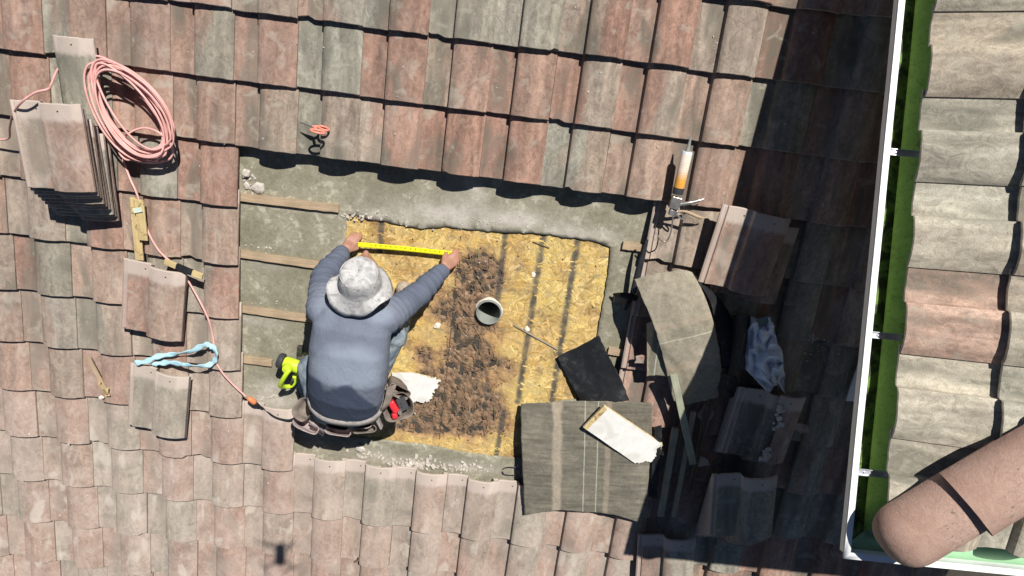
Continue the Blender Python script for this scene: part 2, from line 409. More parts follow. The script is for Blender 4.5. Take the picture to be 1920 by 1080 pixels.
def algae_mat(name, wet):
    g = G(name); v = g.obj(); a = g.noise(v, 16, 5, .8); b = g.noise(v, 90, 3); dots = g.step(g.noise(v, 55, 2), .60, .66)
    if wet: col = g.mix(g.step(a, .38, .62), (.03, .042, .012), (.13, .22, .04)); col = g.mix(g.m('MULTIPLY', dots, .7), col, (.012, .012, .006))
    else: col = g.mix(g.step(a, .35, .7), (.33, .56, .10), (.40, .64, .13)); col = g.mix(g.step(b, .52, .7, 0, .3), col, (.10, .20, .03)); col = g.mix(g.step(g.noise(g.vadd(v, (2, 7, 1)), 34, 4, .6), .60, .70, 0, .4), col, (.08, .11, .025))
    g.bump(b, .002, .7); return g.fin(col, .6)
M_ALGAE = algae_mat('green_algae', False); M_WETALGAE = algae_mat('dark_wet_algae', True)
M_GREENPAINT = simple('pale_green_gutter', (.30, .52, .31), .5, var=.08, sc_=14)
def label_mat():
    g = G('sealant_tube_print'); v = g.obj(); x, y, z = g.sep(v)
    t = g.step(g.m('ADD', z, g.m('MULTIPLY', g.m('SUBTRACT', g.noise(v, 60, 2), .5), .02)), .03, .10)
    col = g.mix(t, (.76, .36, .06), (.74, .62, .52)); col = g.mix(g.step(z, .155, .165), col, (.62, .64, .66))
    ln = g.step(g.m('FRACT', g.m('MULTIPLY', z, 90.)), .78, .84); msk = g.step(g.noise(v, 45, 1), .5, .54)
    col = g.mix(g.m('MULTIPLY', g.m('MULTIPLY', ln, msk), .5), col, (.35, .16, .06)); return g.fin(col, .4)
M_LABEL = label_mat()
# ---------------------------------------------------------------- roof tiles
PROF = [(-.10, .004), (-.075, .009), (-.05, .004), (-.012, .005), (0, .015), (.05, .0115), (.15, .006), (.25, .0045), (.33, .006), (.38, .0085), (.396, .014), (.404, .036), (.425, .042), (.46, .0465),
        (.53, .052), (.62, .0555), (.71, .056), (.80, .0520), (.87, .045), (.93, .035), (.97, .0275), (1.0, .0215)]
def prof_h(t):
    for (a, ha), (b, hb) in zip(PROF, PROF[1:]):
        if a <= t <= b: return ha + (hb-ha)*(t-a)/(b-a)
    return PROF[-1][1]
TH = .0125
TILT = math.atan(.031/TE)
def tile_mb(seed=0, t0=-.10, t1=1.0, L=TL, jag=0.0012, hole=None):
    rn = random.Random(seed)
    ts = [(t, h) for t, h in PROF if t0 <= t <= t1]
    ys = [0.0, .003, .02, .14, .27, L-.004, L]
    nose = [rn.uniform(-jag, jag) for _ in ts]; head = [rn.uniform(-jag, jag)*1.5 for _ in ts]
    if seed >= 100:
        c0 = rn.choice([4, 5, len(ts)-2, len(ts)-3, 12])
        for q_ in range(c0-1, min(c0+2, len(ts))): nose[q_] += rn.uniform(.004, .014)
    top = []; bot = []
    for yi, y in enumerate(ys):
        r = []; q = []
        for i, (t, h) in enumerate(ts):
            yy = y + (nose[i] if yi < 3 else 0) + (head[i] if yi > 4 else 0)
            dz = -.0035 if yi in (0, len(ys)-1) else 0
            r.append(Vector((t*TW, yy, h+dz)))
            hb = h-TH if t >= .0 else h-.008
            q.append(Vector((t*TW, yy + (.001 if yi == 0 else 0), hb)))
        top.append(r); bot.append(q)
    mb = MB(); n = len(ts); m = len(ys)
    mb.grid(top)
    o = len(mb.v); mb.v += [q for r in bot for q in r]
    for i in range(m-1):
        for j in range(n-1): mb.f.append([o+i*n+j, o+(i+1)*n+j, o+(i+1)*n+j+1, o+i*n+j+1]); mb.m.append(0)
    for j in range(n-1):
        mb.f.append([j, o+j, o+j+1, j+1]); mb.m.append(0)
        a = (m-1)*n+j; mb.f.append([a+1, o+a+1, o+a, a]); mb.m.append(0)
    for i in range(m-1):
        a = i*n; b = (i+1)*n; mb.f.append([a, b, o+b, o+a]); mb.m.append(0)
        a = i*n+n-1; b = (i+1)*n+n-1; mb.f.append([b, a, o+a, o+b]); mb.m.append(0)
    return mb
def smooth_mesh(me, ang=38):
    me.polygons.foreach_set('use_smooth', [True]*len(me.polygons)); me.set_sharp_from_angle(angle=math.radians(ang)); return me
TILE_ME = [smooth_mesh(tile_mb(i).mesh('tile', M_TILE)) for i in list(range(6))+list(range(100, 106))]
TERRA = [(.28, .163, .120), (.285, .180, .133), (.265, .170, .130), (.29, .20, .152), (.26, .150, .112)]
TANS = [(.28, .218, .168), (.265, .207, .158), (.295, .238, .188)]
GREYS = [(.242, .222, .173), (.228, .214, .168), (.264, .243, .198), (.235, .226, .182)]
PALES = [(.40, .365, .285), (.37, .335, .26), (.42, .38, .30), (.36, .34, .27)]
def tint(o, r, terra=.4, grey=.3, dust=.1, pal=None):
    def pick():
        if pal: return r.choice(pal)
        x = r.random()
        return r.choice(TERRA) if x < terra else r.choice(GREYS) if x < terra+grey else r.choice(TANS)
    a = pick(); b = a if r.random() < .35 else pick()
    k = r.uniform(.82, 1.13)
    o['tint_a'] = [c*k for c in a]; o['tint_b'] = [c*k for c in b]
    o['seed'] = r.uniform(0, 20); o['dust'] = max(0.0, dust)
def removed(k, j): return (0 <= k <= 5 and 4 <= j <= 9) or (k == -1 and 4 <= j <= 8)
def roof_h(u, y):
    k = math.floor((u-U0)/TW); t = (u-U0)/TW - k
    q = (Y0-y)/TE; j = math.ceil(q); fr = j-q
    if removed(k, j): return -.055
    return prof_h(t) + .014 - .031*fr
def roof_top(u, y, r=.03): return max(roof_h(u+dx, y+dy) for dx in (-r, 0, r) for dy in (-r, 0, r))
roof = thing('tiled_roof', 'weathered red and grey tiled roof with a stripped patch down to the boards', 'roof', RM)
field = MB()
for j in range(-3, 16):
    for k in range(-10, 13):
        if removed(k, j): continue
        r = random.Random(j*1000+k)
        u = U0+k*TW; y = Y0-j*TE
        wp = RM @ Vector((u+.15, y+.15, 0)); vp = VMI @ wp
        if vp.x > .95 and vp.y > .95: continue
        x_, y_ = proj(wp)
        M = T((u+r.uniform(-.003, .003), y+r.uniform(-.004, .004), .014+r.uniform(-.0015, .0015))) @ Rz(r.uniform(-.006, .006)) @ Rx(-TILT + r.uniform(-.004, .004)) @ Ry(r.uniform(-.006, .006))
        lx = 1690 - .105*y_ + 70
        if -75 < x_ < lx and -75 < y_ < 1140:
            o = link('tile', TILE_ME[r.randrange(6)+(6 if r.random() < .16 else 0)], roof, M)
            dust = .10 + .20*max(0, min(1, (-.35-y)/.9))*max(0, min(1, (1.2-u)/.6)) + .24*max(0, min(1, (-.95-y)/.5))*max(0, min(1, (1.1-u)/.5)) + .10*max(0, min(1, (-.9-u)/.6))
            te = .48 + (.10 if u > .2 else 0)
            tint(o, r, te, .24, dust + r.uniform(-.05, .06))
        else:
            t0 = tile_mb(r.randrange(6)); field.add([M @ q for q in t0.v], t0.f)
fo = field.build('tile_field', M_TILE_FIELD, roof); autosmooth(fo, 38); fo['kind'] = 'stuff'
# deck under the tiles

# ---------------------------------------------------------------- stripped patch: boards, felt, battens
HOLE = [(652, 402), (668, 404), (690, 411), (715, 414), (750, 421), (790, 430), (835, 424), (850, 427), (900, 432), (940, 436), (1000, 437), (1040, 441), (1055, 446), (1080, 447), (1120, 454), (1143, 463),
        (1143, 490), (1137, 530), (1132, 560), (1125, 600), (1116, 650), (1108, 700), (1095, 745), (1040, 752), (990, 775), (978, 800), (978, 858), (930, 855), (860, 845), (800, 833), (740, 826), (690, 822), (640, 815), (600, 800),
        (605, 740), (618, 660), (630, 590), (642, 500)]
ZF, ZO = -.055, -.0635
hole = []
hp = [P(x, y, ZF) for x, y in HOLE]
rr = random.Random(5)
for i, a in enumerate(hp):
    b = hp[(i+1) % len(hp)]; n = max(1, int((b-a).length/.02))
    for q in range(n):
        c = a.lerp(b, q/n)
        hole.append(Vector((c.x+rr.uniform(-.0035, .0035), c.y+rr.uniform(-.0035, .0035), 0)))
def inpoly(p, poly):
    c = False; n = len(poly)
    for i in range(n):
        a, b = poly[i], poly[i-1]
        if (a.y > p.y) != (b.y > p.y) and p.x < (b.x-a.x)*(p.y-a.y)/(b.y-a.y)+a.x: c = not c
    return c
X0, X1, YB, YT = -1.75, 1.05, -1.75, .95
outer = []
for i in range(60): outer.append((X0+(X1-X0)*i/60, YB))
for i in range(60): outer.append((X1, YB+(YT-YB)*i/60))
for i in range(60): outer.append((X1-(X1-X0)*i/60, YT))
for i in range(60): outer.append((X0, YT-(YT-YB)*i/60))
pts = [Vector(q) for q in outer] + [Vector((q.x, q.y)) for q in hole]
no, nh = len(outer), len(hole)
edges = [(i, (i+1) % no) for i in range(no)] + [(no+i, no+(i+1) % nh) for i in range(nh)]
rr = random.Random(9)
for i in range(92):
    for k in range(88):
        p = Vector((X0+.02+(X1-X0-.04)*(i+rr.uniform(.2, .8))/92, YB+.02+(YT-YB-.04)*(k+rr.uniform(.2, .8))/88))
        if -1.5 < p.x < .8 and -1.3 < p.y < .65 and not inpoly(Vector((p.x, p.y, 0)), hole): pts.append(p)
res = delaunay_2d_cdt(pts, edges, [], 0, 1e-6)
fv, ff = res[0], [f for f in res[2] if not inpoly(sum((Vector((res[0][i].x, res[0][i].y, 0)) for i in f), Vector())/3, hole)]
def blob(p, cx, cy, rx, ry): return math.exp(-(((p.x-cx)/rx)**2 + ((p.y-cy)/ry)**2))
dustspots = [(P(860, 408), .30, .06, .95), (P(950, 415), .28, .05, .95), (P(760, 412), .18, .045, .6), (P(690, 415), .10, .05, .7), (P(880, 360), .12, .11, .5), (P(1080, 440), .22, .035, .8), (P(500, 735), .10, .06, .5), (P(480, 610), .12, .03, .45), (P(480, 500), .14, .03, .4), (P(720, 868), .3, .04, .45), (P(880, 885), .3, .03, .5), (P(505, 760), .14, .05, .9)]
fm = MB(); fm.v = [Vector((q.x, q.y, ZF + .004*noise.noise(Vector((q.x*5, q.y*5, 0))))) for q in fv]; fm.f = [list(f) for f in ff]; fm.m = [0]*len(ff)
fcol = []
for q in fm.v:
    d = 0
    for c, rx, ry, s_ in dustspots: d = max(d, s_*blob(q, c.x, c.y, rx, ry))
    d = max(0, min(1, d*(1+.9*noise.fractal(q*14, 1, 2, 4))))
    fcol.append((d, 0, 0))
felt = fm.build('underlayment', M_FELT, roof, smooth=True, colors=fcol)
so_ = felt.modifiers.new('s', 'SOLIDIFY'); so_.thickness = .004; so_.offset = 1
# strand boards with rot: colours measured as stains on the boards themselves
PIPE = P(917, 583, ZO)
dk = MB(); px_, py_ = PIPE.x, PIPE.y
for x0, x1, y0, y1 in ((-4.2, px_-.1, -3.6, 3.0), (px_+.1, 3.6, -3.6, 3.0), (px_-.1, px_+.1, -3.6, py_-.1), (px_-.1, px_+.1, py_+.1, 3.0)):
    dk.box(((x0+x1)/2, (y0+y1)/2, -.088), (x1-x0, y1-y0, .03))
deck = dk.build('roof_deck', M_DARKFELT, roof)
SEAM = [P(866, 430, ZO), P(858, 490, ZO), P(848, 590, ZO), P(838, 690, ZO), P(826, 800, ZO), P(820, 860, ZO)]
def seam_x(y):
    s_ = SEAM
    if y >= s_[0].y: return s_[0].x
    for a, b in zip(s_, s_[1:]):
        if b.y <= y <= a.y: return a.x + (b.x-a.x)*(y-a.y)/(b.y-a.y)
    return s_[-1].x
ROT = [(P(890, 520), .11, .14, 1.25), (P(880, 600), .10, .16, 1.2), (P(875, 660), .10, .12, 1.2), (P(880, 720), .14, .14, 1.2), (P(860, 775), .18, .10, 1.1), (P(840, 800), .22, .07, .8), (P(905, 790), .10, .12, .8), (P(815, 590), .06, .09, .9), (P(930, 520), .07, .09, .55), (P(815, 725), .08, .10, 1.0),
       (P(800, 540), .05, .06, .5), (P(925, 690), .12, .05, .6), (P(1060, 690), .05, .12, .35), (P(1000, 560), .04, .04, .2), (P(780, 670), .07, .05, .45), (P(770, 800), .1, .05, .6), (P(800, 775), .16, .10, .6), (P(765, 812), .12, .05, .5), (P(935, 640), .05, .1, .4), (P(850, 800), .30, .11, .55), (P(800, 690), .09, .20, .5), (P(880, 560), .15, .24, .25), (P(785, 795), .16, .09, .65), (P(955, 720), .06, .14, .3)]
def rot(p):
    r_ = 0
    for c, rx, ry, s_ in ROT: r_ += s_*blob(p, c.x, c.y, rx*1.08, ry*1.08)
    return max(0, min(1.0, r_*(1+.75*noise.fractal(p*11, 1, 2, 4)) - .07))
STRIPES = [((716, 413), (712, 470), .012, 1), ((948, 438), (928, 600), .012, 1), ((1019, 440), (972, 748), .013, 1), ((1083, 452), (1035, 748), .013, 1), ((944, 775), (930, 856), .012, 1), ((913, 700), (910, 770), .008, .6), ((780, 470), (778, 500), .005, .6)]
STR = [(P(*a, ZO), P(*b, ZO), w_, s_) for a, b, w_, s_ in STRIPES]
def stripe(p):
    m_ = 0
    for a, b, w_, s_ in STR:
        d = b-a; t = max(-.02, min(1.02, (p-a).dot(d)/d.length_squared)); q = a+d*t
        e = math.hypot(p.x-q.x, p.y-q.y)
        m_ = max(m_, s_*max(0, min(1, 1.7-e/w_*.9))*(.9+.35*noise.noise(p*38)))
    return max(0, min(1, m_))
def lerp3(a, b, t): return tuple(x+(y-x)*t for x, y in zip(a, b))
def osb_col(p, base):
    c = base
    o_ = max(0, min(1, .5+.9*noise.fractal(p*5+Vector((3, 1, 0)), 1, 2, 3)))
    c = lerp3(c, (c[0]*.86, c[1]*.70, c[2]*.75), o_*.55)
    dd = max(0, min(1, noise.fractal(p*7+Vector((1, 8, 3)), 1, 2, 4)*1.5-.1)); c = lerp3(c, (c[0]*.62, c[1]*.56, c[2]*.62), dd)
    r_ = rot(p)
    fb = .5+.9*noise.fractal(Vector((p.x*70, p.y*26, 1)), 1, 2, 3); fb = max(0, min(1, fb))
    c = lerp3(c, (.40, .225, .10), min(1, r_*1.7)*.75)
    if r_ > .3: c = lerp3(c, lerp3((.18, .115, .070), (.34, .215, .125), fb), min(1, (r_-.3)*1.6))
    if r_ > .6: c = lerp3(c, (.12, .083, .056), min(1, (r_-.6)*1.2)*max(0, min(1, .5+1.2*noise.noise(p*23))))
    gr = max(0, min(1, noise.fractal(p*17+Vector((9, 4, 0)), 1, 2, 3)*1.3-.25)); c = lerp3(c, (.20, .16, .12), gr*.6)
    c = lerp3(c, (.062, .060, .058), .93*stripe(p))
    return c
def osb_panel(x0f, x1f, name):
    mb = MB(); cols = []; idx = {}
    ny = 200; nx = 110; ytop, ybot = .62, -1.30
    for i in range(ny+1):
        y = ytop+(ybot-ytop)*i/ny; xa, xb = x0f(y), x1f(y)
        for k in range(nx+1):
            x = xa+(xb-xa)*k/nx; p = Vector((x, y, ZO)); r_ = rot(p)
            dz = -.010*max(0, r_-.25) + .013*max(0, r_-.2)*noise.fractal(p*26, 1, 2, 5)
            edge = min(k, nx-k)
            if edge < 3 and r_ > .3: dz += .006*noise.noise(p*60)
            cols.append(osb_col(p, (.64, .49, .19)))
            mb.v.append(Vector((x, y, ZO+min(dz, .006))))
    for i in range(ny):
        for k in range(nx):
            q = [i*(nx+1)+k, (i+1)*(nx+1)+k, (i+1)*(nx+1)+k+1, i*(nx+1)+k+1]
            c = sum((mb.v[z] for z in q), Vector())/4
            if (c-PIPE).xy.length < .074: continue
            mb.f.append(q); mb.m.append(0)
    o = mb.build(name, M_OSB, roof, colors=cols)
    m_ = o.modifiers.new('s', 'SOLIDIFY'); m_.thickness = .009; m_.offset = -1
    return o
jx = lambda y: .004*noise.noise(Vector((0, y*30, 0)))
osb_panel(lambda y: -1.08, lambda y: seam_x(y)-.002+jx(y), 'strand_board')
osb_panel(lambda y: seam_x(y)+.0025+jx(y)*.5, lambda y: .60, 'strand_board')
# loose surface strands of the boards (uncountable)
sb_ = MB(); scol = []
rr = random.Random(21)
inner = [h.copy() for h in hole]
def strand(p, z, L, W, an, col, tilt=0, curl=0):
    d = Vector((math.cos(an), math.sin(an), 0)); e = Vector((-d.y, d.x, 0))
    rows = []
    for k in range(3):
        t = (k/2-.5)
        ww = W*(1 if k == 1 else rr.uniform(.35, .9))
        c = p+d*(L*t)+Vector((0, 0, z+tilt*L*t+curl*(abs(t)*2)**2)); off = e*rr.uniform(-.2, .2)*W
        rows.append([c-e*ww/2+off, c+e*ww/2+off])
    sb_.grid(rows); scol.extend([col]*6)
cnt = 0
while cnt < 5200:
    p = Vector((rr.uniform(-1.0, .55), rr.uniform(-1.15, .5), ZO))
    if not inpoly(p, inner) or (p-PIPE).xy.length < .085: continue
    if stripe(p) > .12: cnt += .25; continue
    cnt += 1
    r_ = rot(p); k = rr.uniform(.68, 1.22)
    base = rr.choice([(.65, .485, .17), (.60, .43, .13), (.69, .54, .235), (.56, .385, .12), (.63, .475, .18)])
    c = osb_col(p, base); k = 1+(k-1)*(1-.35*r_); c = tuple(min(.75, x*k) for x in c)
    an = rr.gauss(.5, .9) if rr.random() < .7 else rr.uniform(0, 3.14)
    if r_ < .25: strand(p, .0008+rr.uniform(0, .0014), rr.uniform(.02, .07), rr.uniform(.004, .016), an, c, rr.uniform(-.02, .02))
    elif rr.random() < .28: strand(p, .001+rr.uniform(0, .004)*r_, rr.uniform(.015, .06), rr.uniform(.002, .0055), rr.gauss(1.4, .8), tuple(x*rr.uniform(.85, 1.2) for x in c), rr.uniform(-.09, .09)*r_, rr.uniform(-.002, .004)*r_)
cnt = 0
while cnt < 170:   # rotten flakes standing proud
    p = Vector((rr.uniform(-1.0, .55), rr.uniform(-1.15, .5), ZO))
    r_ = rot(p)
    if r_ < .35 or rr.random() > r_ or not inpoly(p, inner) or (p-PIPE).xy.length < .085: continue
    cnt += 1
    c = rr.choice([(.20, .125, .075), (.16, .105, .065), (.24, .155, .09), (.17, .11, .07), (.28, .185, .105), (.12, .082, .055)])
    strand(p, rr.uniform(0, .012), rr.uniform(.008, .038), rr.uniform(.003, .011), rr.uniform(0, 3.14), c, rr.uniform(-.25, .25), rr.uniform(-.003, .006))
so2 = sb_.build('board_strands', M_STRAND, roof, colors=scol); so2['kind'] = 'stuff'
# vent pipe, plumb, with a rough rim
PW = RM @ PIPE
mp = MB(); mp.lathe([(.0625, -.5), (.0625, .014), (.064, .016), (.067, .016), (.0685, .012), (.0685, -.5)], 40)
pipe = mp.build('vent_pipe', M_PIPE, roof, T(PIPE+Vector((0, 0, .012))), smooth=True); autosmooth(pipe, 40)
mp = MB(); mp.lathe([(.0, 0), (.0625, 0)], 40, T((0, 0, -.42))); mp.build('pipe_bottom', M_BLACKRUB, pipe)
mp = MB(); rr = random.Random(3)
prof = []
for k in range(46):
    an = 2*math.pi*k/46; r0 = .069; r1 = .0735+.006*noise.noise(Vector((math.cos(an)*2, math.sin(an)*2, 0)))
    zz = .003*noise.noise(Vector((math.cos(an)*5, math.sin(an)*5, 3)))
    prof.append((Vector((math.cos(an)*r0, math.sin(an)*r0, .008+zz)), Vector((math.cos(an)*r1, math.sin(an)*r1, .003+zz)), Vector((math.cos(an)*(r1+.004), math.sin(an)*(r1+.004), -.008))))
mp.grid([list(q) for q in prof]+[list(prof[0])])
mp.build('sealant_collar', M_PIPERIM, roof, T(PIPE))
# nail heads in the boards
nm = MB().lathe([(.001, .0016), (.0035, .0014), (.0042, 0)], 8).mesh('nail', M_DARKSTEEL); rr = random.Random(44)
for x_, y_ in [(700, 440), (770, 452), (835, 470), (905, 470), (975, 480), (1050, 485), (1118, 500), (1060, 560), (1000, 600), (1110, 580), (960, 680), (1040, 640), (1090, 650), (780, 620), (790, 690), (950, 820), (880, 830), (1010, 720), (745, 500), (930, 450)]:
    link('nail', nm, roof, T(P(x_+rr.uniform(-5, 5), y_+rr.uniform(-5, 5), ZO+.0025)))
# battens
def batten(pa, pb, wd=.038, th=.02, name='batten', mat_=M_BATTEN, parent=roof, z=None):
    a, b = P(*pa, ZF), P(*pb, ZF); d = b-a; L = d.length; an = math.atan2(d.y, d.x)
    mb = MB(); rn = random.Random(str(pa))
    n = 14; rows = []
    for i in range(n+1):
        y = L*(i/n-.5); e = rn.uniform(-.0015, .0015); w2 = wd/2+rn.uniform(-.001, .001)
        rows.append([Vector((w2+e, y, 0)), Vector((w2+e, y, th)), Vector((-w2+e, y, th+rn.uniform(-.001, .001))), Vector((-w2+e, y, 0))])
    vs_ = [q for r in rows for q in r]; fs_ = []
    for i in range(n):
        for k in range(4): fs_.append((i*4+k, i*4+(k+1) % 4, (i+1)*4+(k+1) % 4, (i+1)*4+k))
    fs_ += [(3, 2, 1, 0), (n*4, n*4+1, n*4+2, n*4+3)]
    mb.add(vs_, fs_)
    c = (a+b)/2; c.z = ZF+.0045 if z is None else z
    return mb.build(name, mat_, parent, T(c) @ Rz(an-math.pi/2))
for a, b in [((449, 367), (637, 390)), ((452, 474), (625, 499)), ((453, 577), (590, 596)), ((455, 671), (512, 678)), ((1167, 458), (1212, 464)), ((1151, 557), (1185, 562)), ((1140, 655), (1166, 659))]:
    batten(a, b)
# hips, upper roof: tiles, gutters, fascia, wall
up = thing('upper_roof', 'higher pale tiled roof corner with mossy white gutter and clay hip caps', 'roof', VM)
NX, NZ = .088, .052       # where the eave tiles' noses stand, from the gutter lip
def clip_tile(mb, M, co_, no_):
    bm = bmesh.new(); vv = [bm.verts.new(M @ q) for q in mb.v]
    for f in mb.f:
        try: bm.faces.new([vv[i] for i in f])
        except ValueError: pass
    r_ = bmesh.ops.bisect_plane(bm, geom=bm.verts[:]+bm.edges[:]+bm.faces[:], plane_co=co_, plane_no=no_, clear_outer=True)
    Mi = M.inverted(); bm.transform(Mi); me = bpy.data.meshes.new('tile'); bm.to_mesh(me); bm.free(); me.materials.append(M_TILE)
    return smooth_mesh(me) if len(me.polygons) else None
for side in (0, 1):
    for c in range(0, 6):
        for k in range(-1, 9):
            r = random.Random(side*777+c*50+k)
            s_ = NX + (.022 if side else 0) + c*TE*cp; z_ = NZ + c*TE*sp
            if side == 0:
                yj = .46+.3*k
                M = Matrix(((0, cp, -sp, s_), (-1, 0, 0, yj), (0, sp, cp, z_), (0, 0, 0, 1)))
                q = (s_+.15, yj-.15)
                if q[0]-q[1] > .36 or q[1] > 2.6 or q[0] > 1.7: continue
                co_, no_ = (0, 0, 0), (1, -1, 0)
            else:
                xj = .12+.3*k
                M = Matrix(((1, 0, 0, xj), (0, cp, -sp, s_), (0, sp, cp, z_), (0, 0, 0, 1)))
                q = (xj+.15, s_+.15)
                if q[1]-q[0] > .36 or q[0] > 2.0 or q[1] > 1.7: continue
                co_, no_ = (0, 0, 0), (-1, 1, 0)
            M = M @ T((r.uniform(-.002, .002), r.uniform(-.004, .004), 0)) @ Rx(-TILT)
            if abs(q[0]-q[1]) < .40:
                me = clip_tile(tile_mb(r.randrange(6)), M, co_, no_)
                if not me: continue
            else: me = TILE_ME[r.randrange(6)]
            o = link('tile', me, up, M)
            tint(o, r, dust=.10, pal=[(.37, .25, .19)] if (side == 0 and c == 0 and k == 2) else PALES+PALES+[(.34, .29, .22)])
# gutters: profile across the run (x from the lip inwards), closed sheet
GP = [(.004, -.010), (.0, -.004), (.0, .0), (.022, .0), (.022, -.008), (.020, -.008), (.020, -.05), (.034, -.09), (.115, -.09), (.128, .012)]
def run(prof, a0, a1, side, mat_, parent, name, mitre=True, thick=.0015):
    """sweep a gutter profile along one side; a0/a1 distances along the run, mitred at the corner"""
    rows = []
    n = 24
    for i in range(n+1):
        r_ = []
        for x, z in prof:
            t = (a0+x if mitre else a0) + (a1-(a0+x if mitre else a0))*i/n
            w_ = .0012*noise.noise(Vector((t*3, side*9, x*4)))
            r_.append(Vector((x+w_, t, z)) if side == 0 else Vector((t, x+w_, z)))
        rows.append(r_)
    o = MB().grid(rows).build(name, mat_, parent, smooth=True); autosmooth(o, 30)
    m_ = o.modifiers.new('s', 'SOLIDIFY'); m_.thickness = thick; m_.offset = 0
    return o
def gutter(side, L, floor_m, back_m):
    g_ = run(GP[:7]+[(.034, -.092)], 0, L, side, M_WHITEMETAL, up, 'gutter')
    # outer face below the lip
    run([(.002, -.012), (.012, -.03), (.012, -.055), (.032, -.096), (.128, -.096)], 0, L, side, M_WHITEMETAL, g_, 'gutter_face')
    run([(.0215, -.052), (.05, -.0525), (.088, -.0505)], 0, L, side, floor_m, g_, 'gutter_floor')
    run([(.0875, -.050), (.096, -.038), (.145, .0), (.19, .02)], 0, L, side, back_m, g_, 'gutter_back')
    return g_
g1 = gutter(0, 2.6, M_WETALGAE, M_ALGAE)
g2 = gutter(1, 2.0, M_GREENPAINT, M_GREENPAINT)
for yy in (1.475, .812, .315):
    mb = MB(); mb.box((.075, yy, -.006), (.115, .024, .003)); mb.box((.075, yy-.0105, -.002), (.115, .003, .008)); mb.box((.075, yy+.0105, -.002), (.115, .003, .008)); mb.box((.045, yy, -.002), (.006, .006, .004))
    mb.build('hanger', M_BRACKET, g1)
mb = MB(); mb.box((1.45, .175, -.02), (2.54, .02, .16)); mb.build('fascia', M_WHITEMETAL, up)
mb = MB(); mb.box((.175, 1.45, -.021), (.02, 2.54, .16)); mb.build('fascia', M_WHITEMETAL, up)
mb = MB(); mb.box((1.5, 1.5, -.105), (2.6, 2.6, .012)); mb.build('soffit', M_WHITEMETAL, up)
mb = MB(); mb.box((2.0, 2.0, -1.6), (2.0, 2.0, 2.97)); mb.build('wall', M_WALL, up)
# hip caps
hd = Vector((cp, cp, sp*1.0)); hd = Vector((1, 1, math.tan(PIT))).normalized()
hx = Vector((1, -1, 0)).normalized(); hz = hx.cross(hd).normalized()
def cap_mesh(L, r0, r1, dome, seed):
    rows = []; n = 18; th = .014
    def arc(r, y, dz, inner=False):
        rr_ = r-(th if inner else 0)
        return [Vector((rr_*1.02*math.cos(math.pi*k/n), y, rr_*.78*math.sin(math.pi*k/n)+dz)) for k in range(n+1)]
    ys = []
    if dome:
        for i in range(8):
            t = i/8*math.pi/2
            ys.append((-r0*.85*math.cos(t), max(.004, r0*math.sin(t)**.75)))
    ys += [(L*i/8, r0+(r1-r0)*i/8) for i in range(9)]
    mb = MB(); out = []
    for y, r in ys:
        q = arc(r, y, 0); jit = .0012
        out.append([p + Vector((0, jit*noise.noise(p*30+Vector((seed, 0, 0))) if not dome else 0, .0025*noise.noise(p*9+Vector((seed, 0, 0))))) for p in q])
    mb.grid(out)
    return mb
for i in range(5):
    s_ = .095+(0 if i == 0 else .215+.335*(i-1))
    base = Vector((NX-.01, NX-.01, NZ+.028)) + hd*(s_+(.015 if i == 0 else 0)) + hz*(.004 if i == 0 else .018)
    M = Matrix(((hx.x, hd.x, hz.x, base.x), (hx.y, hd.y, hz.y, base.y), (hx.z, hd.z, hz.z, base.z), (0, 0, 0, 1))) @ Rx(-.03)
    mb = cap_mesh(.40, (.106 if i == 0 else .114), .100, i == 0, i*3.1)
    o = mb.build('hip_cap', M_CAP, up, M, smooth=True)
    m_ = o.modifiers.new('s', 'SOLIDIFY'); m_.thickness = .014; m_.offset = -1; m_ = o.modifiers.new('e', 'EDGE_SPLIT'); m_.split_angle = math.radians(40)
# ground far below and the lower storey
gm = MB(); gm.add([(-150, -150, 0), (150, -150, 0), (150, 150, 0), (-150, 150, 0)], [(0, 1, 2, 3)])
tag(gm.build('ground', simple('dry_lawn', (.10, .11, .05), .95, sc_=3, c2=(.19, .16, .10))), kind='structure')
# ---------------------------------------------------------------- loose tiles
def tint_seed(o, s, **k): tint(o, random.Random(s), **k)
def axis_mat(bl, tl, z, off=.03):
    a, b = P(*bl, z), P(*tl, z); d = b-a; an = math.atan2(-d.x, d.y)
    return RM @ T(a) @ Rz(an) @ T((off, 0, 0))
def loose(label, M, seed, group=None, me=None, **k):
    o = link('loose_tile', me or TILE_ME[seed % 6], None, M); tag(o, label, 'roof tile', group)
    tint_seed(o, 900+seed, **k); return o
# leaning stack on the left: nine tiles, each shifted over the one below
nst = 9
names = ['lowest', 'second lowest', 'third from bottom', 'fourth from bottom', 'middle', 'fourth from top', 'third from top', 'second from top', 'topmost']
for i in range(nst):
    f = i/(nst-1); z = .062+.029*i
    bl = (106+(52-106)*f, 402+(351-402)*f); tl = (80+(18-80)*f, 243+(190-243)*f)
    M = axis_mat(bl, tl, z) @ Rz(.02*math.sin(i*2.3)) @ Ry(.01*math.sin(i))
    loose('%s clay tile of the tall stack beside the pink cord coil' % names[i], M, 10+i, 'stacked tiles by the cord', dust=.35, terra=.45, grey=.25)
